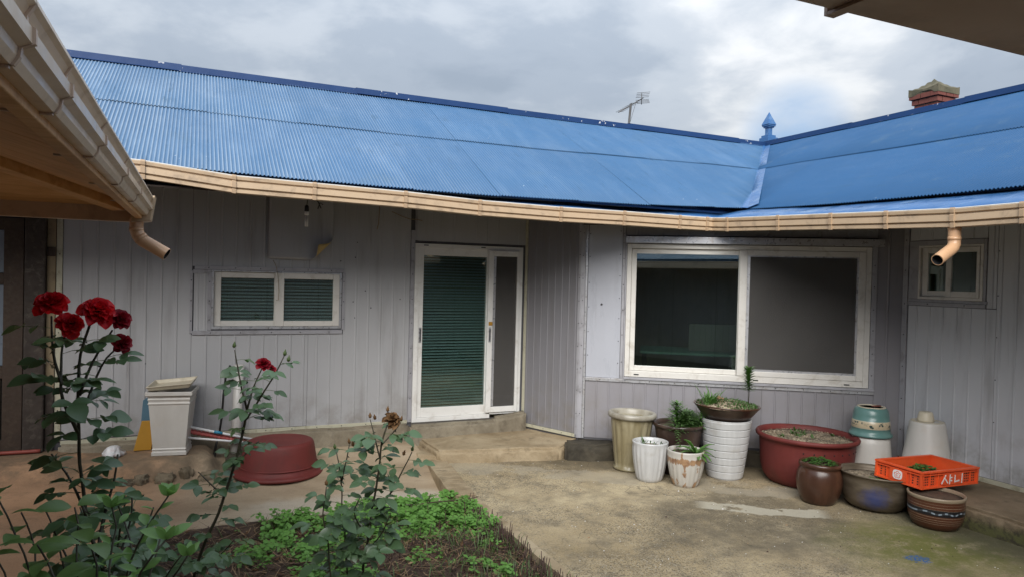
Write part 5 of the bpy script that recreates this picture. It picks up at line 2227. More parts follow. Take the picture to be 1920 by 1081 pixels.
lily.tube([lb, lb.lerp(lt_, .5) + Vector((.01, 0, 0)), lt_], .0045, 6, 1)
for i in range(105):
    t_ = .36 + .64 * (i / 105) ** .9
    b = lb.lerp(lt_, t_)
    a = i * 2.4
    l_ = .084 * (1.1 - .3 * t_) * random.uniform(.85, 1.1)
    d = Vector((math.cos(a), math.sin(a), .2 + .7 * (t_ - .4)))
    s_ = Vector((-math.sin(a), math.cos(a), 0)) * .013
    lily.add([b - s_ * .6, b + s_ * .6, b + d * l_ * .55 + s_, b + d * l_ * .55 - s_, b + d * l_ - Vector((0, 0, .008))], [(0, 1, 2, 3), (3, 2, 4)], 0)
lily.build('lily_shoot', ['bright_green', 'stalk'], p6_, True, fix=False)

# 7 big red tub with gravelly soil
p7_ = pot('red', (5.14, 4.79, 0), 'big round dark red tub full of pale gritty soil', 'tub', 'planting_tub', tilt=('Y', rad(1)))
mb = MB()
h = .445
prof = [(.30, 0), (.33, .012), (.372, .07), (.395, .16), (.405, .26), (.412, .36), (.416, .395), (.432, .40), (.446, .412), (.448, .43), (.438, h), (.418, h - .004), (.405, .41), (.395, .36)]
mb.lathe(prof, 96, wob=.006)
mb.build('tub_body', 'red_plastic', p7_, True)
soil(p7_, .408, h - .045, 'soil_pale', .03)
mb = MB()
for k in range(9):
    a, d = random.uniform(0, 2 * pi), .3 * math.sqrt(random.random())
    blades(mb, 7, .02, h - .035, .05, .008, .8, 0, d * math.cos(a), d * math.sin(a), .4)
tag(mb.build('weed', 'moss_green', p7_, True, fix=False), kind='stuff')
mb = MB()
for k in range(700):
    a, d = random.uniform(0, 2 * pi), .39 * math.sqrt(random.random())
    x, y = d * math.cos(a), d * math.sin(a)
    r = random.uniform(.003, .008)
    z = h - .036 + .008 * (1 - d / .4)
    mb.add([(x - r, y, z), (x, y - r, z), (x + r, y, z), (x, y + r, z), (x, y, z + r)], [(0, 1, 4), (1, 2, 4), (2, 3, 4), (3, 0, 4)])
tag(mb.build('grit', 'soil_pale', p7_, True, fix=False), kind='stuff')
mb = MB()
for k in range(8):
    a = rad(-140 + k * 12)
    r_ = .411
    mb.lathe([(.004, .33), (.006, .336), (.004, .342)], 6, cx=r_ * math.cos(a), cy=r_ * math.sin(a))
tag(mb.build('rivet', 'dark', p7_, True), kind='stuff')

# 8 brown jar
p8_ = pot('jar', (4.764, 4.295, 0), 'squat brown glazed onggi-style jar topped with clover, in front of the red tub', 'jar', 'jar', tilt=('Y', rad(2)))
mb = MB()
h = .335
mb.lathe([(.118, 0), (.128, .006), (.152, .05), (.172, .11), (.181, .17), (.178, .23), (.164, .275), (.155, .288), (.158, .296), (.166, .302), (.168, .32), (.160, h), (.148, h - .004), (.143, .30), (.14, .27)], 72)
mb.build('jar_body', 'jar_brown', p8_, True)
soil(p8_, .142, h - .02)


def clump(parent, name, mat, n, r, z, dome, size, kind=None, cx=0, cy=0):
    mb = MB()
    for _ in range(n):
        a, d = random.uniform(0, 2 * pi), r * math.sqrt(random.random())
        x, y = cx + d * math.cos(a), cy + d * math.sin(a)
        zz_ = z + dome * (1 - (d / r) ** 2) * random.uniform(.4, 1.1)
        s_ = size * random.uniform(.6, 1.2)
        t_ = random.uniform(0, 2 * pi)
        e1 = Vector((math.cos(t_), math.sin(t_), random.uniform(-.4, .4))) * s_
        e2 = Vector((-math.sin(t_), math.cos(t_), random.uniform(-.4, .4))) * s_ * .8
        p = Vector((x, y, zz_))
        mb.add([p - e1, p - e2 * .8, p + e1 * .7 - e2 * .5, p + e1, p + e1 * .5 + e2 * .6, p + e2 * .8], [(0, 1, 2, 3, 4, 5)])
    o = mb.build(name, mat, parent, True, fix=False)
    if kind:
        tag(o, kind=kind)
    return o


clump(p8_, 'clover', 'moss_green', 420, .15, h - .02, .055, .014, 'stuff')

# 9 metal bowl
p9_ = pot('metal', (5.105, 4.035, 0), 'aged metal basin splashed with blue paint, holding gravelly soil', 'basin', 'basin', tilt=('Y', rad(2.5)))
mb = MB()
h = .29
mb.lathe([(.15, 0), (.18, .006), (.215, .03), (.245, .08), (.262, .15), (.27, .22), (.275, .27), (.288, .276), (.292, .284), (.287, h), (.275, h - .003), (.266, .26), (.26, .22)], 96)
mb.build('basin_body', 'bowl_metal', p9_, True)
soil(p9_, .265, h - .05, 'soil_pale', .012)
rosette(p9_, (-.17, -.09, h - .04), 10, .07, .02, 'bright_green', lift=1.3)
rosette(p9_, (.05, .0, h - .04), 7, .05, .014, 'moss_green', lift=1.3)

# 11 striped pot + 10 crate
p11 = pot('stripe', (5.165, 3.552, 0), 'round brown pot with cream stripes and a black band, under the orange crate')
mb = MB()
h = .252
mb.lathe([(.135, 0), (.146, .004), (.168, .035), (.184, .08), (.191, .13), (.192, .18), (.191, .215), (.194, .226), (.198, .236), (.197, .247), (.192, h), (.184, h - .004), (.18, .22), (.175, .18)], 96)
mb.build('pot_body', 'stripe', p11, True)
soil(p11, .178, h - .025)

CZ = .258
CX0, CX1, CY0, CY1, CH = 5.055, 5.755, 3.605, 4.01, .135
cr = thing('crate', ((CX0 + CX1) / 2, (CY0 + CY1) / 2, CZ), 'orange plastic bread crate with white lettering, lying on the striped pot', 'crate', rot=Matrix.Rotation(rad(1.5), 4, 'Z') @ Matrix.Rotation(rad(2.0), 4, 'Y') @ Matrix.Rotation(rad(1.0), 4, 'X'))
hl, hwid = (CX1 - CX0) / 2, (CY1 - CY0) / 2
mb = MB()
T = .006


def cwall(mb, a, b):
    """one side of the crate: wall, top flange, lower band, ribs; a->b along the outside"""
    w = Wall(a, b)
    w.box(mb, 0, w.L, .0, CH - .014, -.020, -.014)
    w.box(mb, -.0, w.L, CH - .014, CH, -.022, .004)
    w.box(mb, .0, w.L, CH - .034, CH - .026, -.014, .0)
    w.box(mb, .0, w.L, .0, .014, -.014, -.002)
    n = max(3, int(round(w.L / .10)))
    for i in range(n + 1):
        u = w.L * i / n
        w.box(mb, max(0, u - .003), min(w.L, u + .003), .014, CH - .014, -.014, -.003)
    return w


cn = [(-hl, -hwid), (hl, -hwid), (hl, hwid), (-hl, hwid)]
ws = [cwall(mb, cn[i], cn[(i + 1) % 4]) for i in range(4)]
mb.box((-hl + .02, -hwid + .02, .001), (hl - .02, hwid - .02, .008))
mb.build('crate_body', 'orange', cr, True, bevel=.0012)
# blank name fields, proud of the side
wf, wl_ = ws[0], ws[3]
mb = MB()
wf.box(mb, .255, .505, .018, CH - .030, -.0135, -.001)
mb.build('name_field', 'orange', cr, True, bevel=.001)
mb = MB()
wl_.box(mb, .13, .275, .018, CH - .030, -.0135, -.001)
mb.build('logo_field', 'orange', cr, True, bevel=.001)
# lattice vent holes
for w, us in ((wf, [.06, .13, .56, .63]), (wl_, [.05, .09, .32, .36])):
    mb = MB()
    for u in us:
        for j in range(4):
            for i in (-1, 0, 1) if w is wf else (0,):
                w.box(mb, u + i * .022 - .005, u + i * .022 + .005, .026 + j * .020, .036 + j * .020, -.0138, -.0122)
    tag(mb.build('vent_hole', 'dark', cr, True), kind='stuff')
# lettering on the long side: hangul "syani" in brush-like strokes
LET = []


def stroke(u0_, z0_, u1_, z1_, t_=.0085):
    a_, b_ = Vector((u0_, z0_)), Vector((u1_, z1_))
    d_ = (b_ - a_).normalized()
    n_ = Vector((-d_.y, d_.x)) * t_ / 2
    q_ = [a_ - n_, b_ - n_, b_ + n_, a_ + n_]
    m_ = MB()
    m_.prism2([wf.p(p.x, -.0008, p.y) for p in q_], [wf.p(p.x, .0010, p.y) for p in q_])
    return m_


letters = MB()
for s_ in ((.333, .094, .300, .032), (.325, .073, .352, .034), (.368, .096, .366, .026), (.368, .073, .386, .073), (.368, .051, .386, .051),
           (.409, .090, .409, .042), (.405, .040, .447, .047), (.468, .097, .467, .026)):
    s_ = (.375 + (s_[0] - .395) * 1.5, .062 + (s_[1] - .062) * 1.08, .375 + (s_[2] - .395) * 1.5, .062 + (s_[3] - .062) * 1.08, .0105)
    m_ = stroke(*s_)
    letters.add(m_.v, m_.f)
letters.build('lettering', 'white_print', cr, True)
# round-cornered white emblem with an orange swirl
uc, zc = .2, .062
mb = MB()
oct_ = [(uc + .040 * math.copysign(abs(math.cos(a)) ** .6, math.cos(a)), zc + .036 * math.copysign(abs(math.sin(a)) ** .6, math.sin(a))) for a in [k * 2 * pi / 28 for k in range(28)]]
mb.prism2([wl_.p(u, -.0008, z) for u, z in oct_], [wl_.p(u, .0008, z) for u, z in oct_])
mb.build('emblem', 'white_print', cr, True)
mb = MB()


def arc(r, a0, a1, du=0, dz=0, t_=.0045):
    n_ = 10
    vs2 = []
    for i in range(n_ + 1):
        a_ = a0 + (a1 - a0) * i / n_
        for rr in (r - t_ / 2, r + t_ / 2):
            for oo in (.0009, .0017):
                vs2.append(wl_.p(uc + du + rr * math.cos(a_), oo, zc + dz + rr * math.sin(a_)))
    fs2 = []
    for i in range(n_):
        q_ = i * 4
        fs2 += [(q_ + 1, q_ + 3, q_ + 7, q_ + 5), (q_, q_ + 4, q_ + 6, q_ + 2), (q_, q_ + 1, q_ + 5, q_ + 4), (q_ + 2, q_ + 6, q_ + 7, q_ + 3)]
    mb.add(vs2, fs2)


for k in range(5):
    a_ = pi / 2 + k * 2 * pi / 5
    arc(.0085, a_ - 1.9, a_ + 1.9, .0185 * math.cos(a_), .0185 * math.sin(a_))
arc(.009, .4, 5.2)
mb.box((0, 0, 0), (0, 0, 0))
mb.build('emblem_swirl', 'orange', cr, True)
clump(cr, 'seedlings', 'moss_green', 700, .16, .025, .085, .017, 'stuff', .02, .03)
mb = MB()
mb.box((-hl + .03, -hwid + .03, .009), (hl - .03, hwid - .03, .024))
mb.build('soil', 'soil_pale', cr, True)

# 12 white upturned pot, green pot on it
c12 = (5.665, 4.54, 0)
p12 = pot('white12', c12, 'white pot standing upside down under the green pot in the corner')
mb = MB()
mb.lathe([(.19, 0), (.196, .006), (.19, .03), (.183, .2), (.168, .38), (.16, .44), (.152, .447), (.001, .446)], 64)
mb.build('pot_body', 'white_plastic', p12, True)
p13 = pot('green13', (c12[0], c12[1], .4475), 'green glazed pot with a cream flower band, upside down on the white pot')
mb = MB()
mb.lathe([(.180, 0), (.183, .006), (.181, .020), (.166, .032), (.163, .05), (.161, .07), (.163, .073), (.160, .108), (.157, .143), (.154, .146), (.150, .19), (.141, .232), (.130, .249), (.12, .253), (.116, .258), (.104, .258), (.1, .25), (.001, .248)], 72)
mb.build('pot_body', 'green_glaze', p13, True)
mb = MB()
mb.lathe([(.12, .2535), (.118, .262), (.102, .262), (.098, .2515), (.12, .2535)], 48, wob=.004)
mb.build('foot_ring', 'tray', p13, True)
mb = MB()
mb.box((-.02, -.05, .2625), (.07, -.015, .272))
mb.build('shard', 'brick', p13, True, bevel=.003)

# 14 white cone pot on the ledge + cup
c14 = (5.935, 4.185, .165)
p14 = pot('cone', c14, 'plain white conical pot upside down on the ledge behind the crate')
mb = MB()
mb.lathe([(.205, 0), (.21, .01), (.205, .03), (.143, .44), (.138, .455), (.13, .46), (.001, .458)], 64)
mb.build('pot_body', 'white_plastic', p14, True)
p15 = pot('cup', (c14[0] - .025, c14[1], .626), 'small white cup-shaped pot upside down on the white conical pot')
mb = MB()
mb.lathe([(.066, 0), (.07, .005), (.067, .02), (.056, .072), (.05, .082), (.04, .085), (.001, .083)], 40)
mb.build('pot_body', 'tray', p15, True)
mb = MB()
mb.lathe([(.072, .458), (.125, .4615), (.134, .4605), (.13, .459), (.072, .4575)], 40, cx=0, cy=0)
mb.build('stain_ring', 'tray', p14, True)

# table in the room behind the big window
tb = thing('table', (5.08, 6.42, .15), 'table under a green cloth in the room behind the big window', 'table', rot=Matrix.Rotation(rad(-35), 4, 'Z'))
mb = MB()
mb.box((-.55, -.35, .86), (.55, .35, .89))
mb.build('table_top', 'cloth_green', tb, True, bevel=.01)
for sx_ in (-1, 1):
    for sy_ in (-1, 1):
        mb = MB()
        mb.box((sx_ * .5 - .025, sy_ * .3 - .025, 0), (sx_ * .5 + .025, sy_ * .3 + .025, .86))
        mb.build('leg', 'wood_dark', tb, True)
bdp = MB()
bdp.box((-.02, -.12, .895), (.50, -.10, 1.19))
bo_ = bdp.build('white_board', 'cardboard')
bo_.matrix_basis = WORLD[tb.name]
WORLD[bo_.name] = WORLD[tb.name]
tag(bo_, 'pale board standing on the green table behind the big window', 'board')

# ------------------------------------------------------------------ plants
def leaf_mesh(name, L, w, mat, fold=.28, droop=.25, serr=0.):
    """one leaflet: pointed oval, folded along the midrib, tip drooping; base at origin, along +x"""
    prof = [(0, .02), (.12, .45), (.3, .86), (.5, 1.0), (.7, .82), (.87, .45), (1, .02)]
    vs_ = []
    for t_, ww in prof:
        x = L * t_
        z = -droop * L * t_ * t_
        y = w / 2 * ww
        vs_ += [(x, -y, z + fold * y), (x, 0, z), (x, y, z + fold * y)]
    fs = [(i * 3 + j, i * 3 + j + 1, (i + 1) * 3 + j + 1, (i + 1) * 3 + j)[::-1] for i in range(len(prof) - 1) for j in range(2)]
    mb = MB()
    mb.add(vs_, [f[::-1] for f in fs], 0, True)
    return mb.mesh(name, mat)


def basis(d, up):
    d = d.normalized()
    y = up.cross(d)
    y = y.normalized() if y.length > 1e-4 else d.orthogonal().normalized()
    z = d.cross(y)
    return Matrix((d, y, z)).transposed().to_4x4()


ROSE_LEAF = [leaf_mesh('rose_leaflet', 1, .62, 'rose_leaf', .25, .22), leaf_mesh('rose_leaflet', 1, .70, 'rose_leaf', .15, .38), leaf_mesh('rose_leaflet', 1, .56, 'rose_leaf', .4, .1)]
ROSE_YOUNG = [leaf_mesh('rose_leaflet', 1, .58, 'rose_leaf_young', .3, .2)]
SHRUB_LEAF = [leaf_mesh('shrub_leaflet', 1, .50, 'shrub_leaf', .3, .3), leaf_mesh('shrub_leaflet', 1, .56, 'shrub_leaf', .2, .45)]
SHRUB_YOUNG = [leaf_mesh('shrub_leaflet', 1, .48, 'shrub_leaf_young', .35, .2), leaf_mesh('shrub_leaflet', 1, .44, 'shrub_leaf_young', .35, .35)]


def add_leaf(parent, meshes, p, d, up, size, label=None):
    M_ = Matrix.Translation(p) @ basis(d, up) @ Matrix.Diagonal((size, size * random.uniform(.85, 1.15), size, 1))
    return put(random.choice(meshes), 'leaf', parent, M_)


def resample(path, n):
    seg = [(b - a).length for a, b in zip(path[:-1], path[1:])]
    tot = sum(seg)
    outp = []
    for i in range(n + 1):
        s_ = tot * i / n
        k = 0
        while k < len(seg) - 1 and s_ > seg[k]:
            s_ -= seg[k]
            k += 1
        outp.append(path[k].lerp(path[k + 1], min(1, s_ / max(seg[k], 1e-6))))
    return outp


def smooth_path(path, it=2):
    for _ in range(it):
        q = [path[0]]
        for a, b in zip(path[:-1], path[1:]):
            q += [a.lerp(b, .25), a.lerp(b, .75)]
        q.append(path[-1])
        path = q
    return path


def compound(parent, stems_mb, p, d, size, n=5, young=False, mat=None):
    """petiole with leaflets in pairs and one at the tip"""
    d = d.normalized()
    L = size * (1.5 if n == 5 else 1.0)
    tip = p + d * L + Vector((0, 0, -.12 * L))
    stems_mb.tube([p, p.lerp(tip, .5) + Vector((0, 0, .05 * L)), tip], .0013, 4, 1, False)
    up = Vector((random.uniform(-.5, .5), random.uniform(-.5, .5) - .45, 1)).normalized()
    ms = ROSE_YOUNG if young else (mat or ROSE_LEAF)
    add_leaf(parent, ms, tip, d + Vector((0, 0, -.3 + random.uniform(-.3, .25))), up, size * random.uniform(.95, 1.2))
    side = d.cross(Vector((0, 0, 1))).normalized()
    for k in range((n - 1) // 2):
        t_ = .9 - .42 * k
        b = p.lerp(tip, t_) + Vector((0, 0, .02 * L))
        for s_ in (-1, 1):
            dd = d * random.uniform(.25, .6) + side * s_ + Vector((0, 0, random.uniform(-.5, .25)))
            add_leaf(parent, ms, b, dd, up + side * s_ * random.uniform(-.3, .3), size * random.uniform(.72, 1.0))


def petal_mesh(name, L, w, cup, mat='petal'):
    n, m = 6, 5
    vs_ = []
    for i in range(n):
        t_ = i / (n - 1)
        ww = w * (math.sin(pi * min(1, .12 + t_ * .62)) ** .8) * (1 - .18 * max(0, t_ - .8) * 5)
        for j in range(m):
            s_ = -1 + 2 * j / (m - 1)
            x = L * (t_ - .08 * s_ * s_ * t_)
            y = ww / 2 * s_
            z = cup * L * (.9 * s_ * s_ * (.3 + .5 * t_) * .45) - .38 * L * max(0, t_ - .6) ** 2 * 2.2 + .035 * L * math.sin(s_ * 5 + t_ * 4)
            vs_.append((x, y, z))
    mb = MB()
    mb.add(vs_, [(i * m + j, (i + 1) * m + j, (i + 1) * m + j + 1, i * m + j + 1) for i in range(n - 1) for j in range(m - 1)], 0, True)
    return mb.mesh(name, mat)


PETALS = [petal_mesh('rose_petal', 1, .95, .8), petal_mesh('rose_petal', 1, 1.1, .5), petal_mesh('rose_petal', 1, .85, 1.0)]
PETALS_D = [petal_mesh('dark_rose_petal', 1, .95, .8, 'petal_dark'), petal_mesh('dark_rose_petal', 1, 1.1, .6, 'petal_dark')]
DEADP = [petal_mesh('withered_petal', 1, .8, 1.2, 'brown_petal')]


def flower(parent, c, axis, R_, n=40, meshes=None, open_=1.0, name='flower'):
    """rose head: calyx core plus spirally set cupped petals, each its own piece"""
    axis = axis.normalized()
    B = basis(axis.orthogonal(), axis)          # local z = axis
    mb = MB()
    mb.lathe([(.12 * R_, -.35 * R_), (.22 * R_, -.2 * R_), (.26 * R_, 0), (.18 * R_, .25 * R_), (.01 * R_, .3 * R_)], 10)
    me = mb.mesh('rose_calyx', 'brown_petal' if meshes is DEADP else 'stalk_green')
    fo = put(me, name, parent, Matrix.Translation(c) @ B)
    if meshes is PETALS_D:
        fo['label'] = 'darker crimson bloom'
    for k in range(n):
        t_ = (k + .5) / n                       # 0 heart .. 1 outside
        a = k * 2.399 + random.uniform(-.2, .2)
        el = rad(82 - 88 * (t_ ** .8) * open_ + random.uniform(-9, 9))
        d = Vector((math.cos(a) * math.cos(el), math.sin(a) * math.cos(el), math.sin(el)))
        upl = Vector((-math.cos(a) * math.sin(el), -math.sin(a) * math.sin(el), math.cos(el)))
        L = R_ * (.62 + .42 * t_) * random.uniform(.85, 1.12)
        base = Vector((math.cos(a) * .14 * R_ * t_, math.sin(a) * .14 * R_ * t_, .10 * R_ - .25 * R_ * t_))
        M_ = Matrix.Translation(c) @ B @ Matrix.Translation(base) @ basis(d, upl) @ Matrix.Diagonal((L, L * random.uniform(.8, 1.05), L, 1))
        put(random.choice(meshes or PETALS), 'petal', fo, M_)
    return fo


def bud(parent, c, axis, R_, mat='stalk_green', name='bud'):
    axis = axis.normalized()
    B = basis(axis.orthogonal(), axis)
    mb = MB()
    mb.lathe([(.25 * R_, -.5 * R_), (.5 * R_, -.2 * R_), (.55 * R_, .2 * R_), (.4 * R_, .8 * R_), (.12 * R_, 1.5 * R_), (.01 * R_, 1.7 * R_)], 10)
    for k in range(5):
        a = k * 2 * pi / 5
        d = Vector((math.cos(a), math.sin(a), 0))
        s_ = Vector((-math.sin(a), math.cos(a), 0)) * .2 * R_
        b = d * .5 * R_
        mb.add([b - s_ + Vector((0, 0, -.1 * R_)), b + s_ + Vector((0, 0, -.1 * R_)), d * 1.2 * R_ + Vector((0, 0, .5 * R_))], [(0, 1, 2)])
    return put(mb.mesh(name, mat), name, parent, Matrix.Translation(c) @ B)


def rose(loc, label, stems, depth, leaf, per_m, seed, young_tips=True, r0=.0065):
    random.seed(seed)
    root = thing('rose_bush', loc, label, 'rose bush')
    smb = MB()
    for st in stems:
        pts = [pd(x, y, depth + dd) for x, y, dd in st['p']]
        if st.get('ground'):
            g = Vector((pts[0].x + .02, pts[0].y + .05, bed_z(pts[0].x, pts[0].y) - .03))
            pts = [g] + pts
        path = smooth_path(pts, 2)
        L = sum((b - a).length for a, b in zip(path[:-1], path[1:]))
        n = max(6, int(L / .04))
        path = resample(path, n)
        path = [p + Vector((mnoise.noise((p.z * 9, seed, 1)), mnoise.noise((p.z * 9, seed, 5)), 0)) * .005 for p in path]
        ra, rb = st.get('r', (r0, r0 * .45))
        smb.tube(path, [ra + (rb - ra) * i / n for i in range(n + 1)], 7, 0)
        # thorns
        for i in range(2, n - 1):
            if random.random() < .5:
                t_ = (path[i + 1] - path[i]).normalized()
                a = random.uniform(0, 2 * pi)
                o_ = t_.orthogonal().normalized()
                o_ = Matrix.Rotation(a, 3, t_) @ o_
                p = path[i] + o_ * ra * .8
                smb.add([p - t_ * .004, p + t_ * .004, p + o_.cross(t_) * .003, p + o_ * .011 - t_ * .004], [(0, 1, 3), (1, 2, 3), (2, 0, 3)], 0)
        a = random.uniform(0, 6)
        z_lo = st.get('from', .0)
        cnt = int(L * per_m * (1 - z_lo))
        for i in range(cnt):
            t_ = z_lo + (1 - z_lo) * (i + random.random() * .8) / cnt
            t_ = min(t_, .985)
            p = path[int(t_ * n)]
            a += 2.4
            d = Vector((math.cos(a), math.sin(a) * .85, random.uniform(.0, .45)))
            compound(root, smb, p, d, leaf * random.uniform(.75, 1.15) * (1 - .25 * t_), 5 if random.random() < .5 else 3, young_tips and t_ > .9 and random.random() < .5)
    smb.build('stem', ['stalk', 'stalk_green'], root, fix=False)
    return root


# tall rose at the left
D1 = 2.30
rb1 = rose(pd(205, 1560, D1) * 1.0, 'tall rose bush at the left with five red blooms', [
    dict(p=[(206, 1081, 0), (166, 1000, .02), (153, 900, .02), (146, 800, 0), (146, 700, 0), (156, 640, 0), (172, 596, 0)], ground=True, r=(.009, .004)),
    dict(p=[(149, 740, 0), (163, 700, .03), (184, 661, .05), (210, 618, .06)], r=(.005, .003)),
    dict(p=[(160, 760, .02), (178, 710, .06), (198, 672, .08), (216, 655, .1)], r=(.0045, .003)),
    dict(p=[(146, 812, 0), (124, 765, -.05), (112, 735, -.06), (116, 690, -.04), (117, 640, 0), (124, 618, .0)], r=(.006, .003)),
    dict(p=[(116, 720, -.06), (104, 680, -.03), (96, 630, 0), (96, 592, .02)], r=(.005, .003)),
    dict(p=[(182, 1040, 0), (196, 960, .1), (214, 900, .14), (222, 850, .16)], r=(.006, .003)),
    dict(p=[(160, 960, 0), (128, 890, .1), (98, 850, .12)], r=(.005, .003)),
    dict(p=[(196, 1100, .05), (232, 1020, .15), (250, 960, .2), (246, 910, .22)], ground=True, r=(.006, .003)),
    dict(p=[(150, 1100, .1), (120, 1030, .2), (92, 980, .25)], ground=True, r=(.006, .003)),
], D1, .076, 23, 21)
for (x, y, dd, R_, ax) in ((97, 568, .02, .048, (-.1, -.75, .75)), (183, 582, 0, .050, (.28, -.7, .65)), (226, 597, .06, .034, (.4, -.7, .6)), (131, 606, 0, .040, (.3, -.75, .45)), (230, 642, .1, .032, (.5, -.6, .2))):
    fo = flower(rb1, pd(x, y, D1 + dd), Vector(ax), R_, 46, PETALS_D if R_ < .035 else None)
# middle rose
D2 = 3.15
rb2 = rose(pd(352, 1400, D2), 'thin rose bush with small dark red blooms in front of the white standpipe', [
    dict(p=[(358, 1075, 0), (388, 1010, 0), (409, 961, 0), (428, 908, 0), (445, 852, 0), (458, 798, 0), (463, 766, 0)], ground=True, r=(.008, .006)),
    dict(p=[(463, 768, 0), (452, 720, 0), (446, 690, 0), (440, 655, 0)], r=(.005, .0025)),
    dict(p=[(463, 766, 0), (474, 730, .03), (484, 705, .04), (492, 688, .04)], r=(.005, .0025)),
    dict(p=[(462, 785, 0), (485, 750, -.04), (503, 722, -.05), (522, 690, -.06), (533, 666, -.06)], r=(.005, .0025)),
    dict(p=[(440, 870, 0), (470, 840, .06), (486, 826, .1)], r=(.004, .0025)),
    dict(p=[(420, 930, 0), (388, 900, .06), (372, 884, .1)], r=(.004, .0025)),
    dict(p=[(372, 1075, .1), (330, 1040, .15), (300, 1010, .2)], r=(.004, .0025)),
    dict(p=[(376, 1060, .0), (420, 1035, -.1), (440, 1010, -.15)], r=(.004, .0025)),
], D2, .070, 27, 5)
flower(rb2, pd(494, 681, D2 + .04), Vector((.1, -.5, .8)), .034, 34, PETALS_D)
for x, y, dd in ((439, 648, 0), (534, 663, -.06), (541, 674, -.05)):
    bud(rb2, pd(x, y, D2 + dd), Vector((.1, -.1, 1)), .014)
flower(rb2, pd(508, 690, D2 + .06), Vector((.4, -.5, .6)), .024, 24, PETALS_D)
# rose with spent blooms
D3 = 3.25
rb3 = rose(pd(668, 1400, D3), 'rose bush with spent brown blooms in the middle of the flower bed', [
    dict(p=[(678, 1075, 0), (688, 1020, 0), (697, 960, 0), (710, 886, 0), (714, 831, 0), (726, 796, 0)], ground=True, r=(.008, .004)),
    dict(p=[(652, 1070, .05), (644, 983, .05), (640, 894, .05), (630, 846, .05)], ground=True, r=(.005, .0025)),
    dict(p=[(641, 900, .05), (650, 855, .07), (655, 832, .08)], r=(.004, .0025)),
    dict(p=[(622, 1065, -.1), (608, 985, -.1), (606, 950, -.1), (612, 912, -.1)], ground=True, r=(.005, .0025)),
    dict(p=[(700, 960, 0), (734, 925, .05), (756, 878, .06), (772, 846, .06)], r=(.005, .0025)),
    dict(p=[(712, 860, 0), (702, 815, .04), (694, 785, .05)], r=(.004, .002)),
    dict(p=[(714, 835, 0), (742, 805, .03), (752, 790, .04)], r=(.004, .002)),
    dict(p=[(690, 1010, 0), (660, 960, -.1), (676, 930, -.14)], r=(.004, .002)),
    dict(p=[(690, 1030, 0), (722, 990, -.1), (734, 960, -.14)], r=(.004, .002)),
], D3, .080, 28, 8, False)
flower(rb3, pd(736, 786, D3), Vector((.2, -.5, .5)), .042, 26, DEADP, 1.3, 'withered_flower')
for x, y, dd in ((727, 768, 0), (694, 780, .05), (703, 783, .05), (752, 786, .04), (628, 838, .05), (655, 828, .08), (662, 833, .08), (612, 906, -.1), (773, 842, .06), (757, 850, .06)):
    bud(rb3, pd(x, y, D3 + dd), Vector((random.uniform(-.3, .3), -.2, 1)), .013, 'brown_petal' if random.random() < .7 else 'stalk_green', 'rose_hip')

# low rose canes without blooms
D4 = 2.75
rb4 = rose(pd(235, 1500, D4), 'low dark-leaved rose canes without blooms between the tall and the middle rose', [
    dict(p=[(215, 1080, 0), (222, 1020, 0), (228, 965, 0), (240, 925, 0)], ground=True, r=(.006, .003)),
    dict(p=[(255, 1085, .05), (262, 1030, .05), (276, 985, .05), (288, 950, .05)], ground=True, r=(.006, .003)),
    dict(p=[(190, 1090, .1), (186, 1030, .1), (196, 975, .1), (205, 930, .1)], ground=True, r=(.006, .003)),
    dict(p=[(150, 1100, .2), (140, 1050, .2), (150, 1005, .2)], ground=True, r=(.005, .003)),
    dict(p=[(300, 1100, .1), (322, 1060, .1), (345, 1035, .1)], ground=True, r=(.005, .003)),
    dict(p=[(240, 1110, -.1), (250, 1075, -.1), (270, 1045, -.1)], ground=True, r=(.005, .003)),
], D4, .085, 26, 13, False)

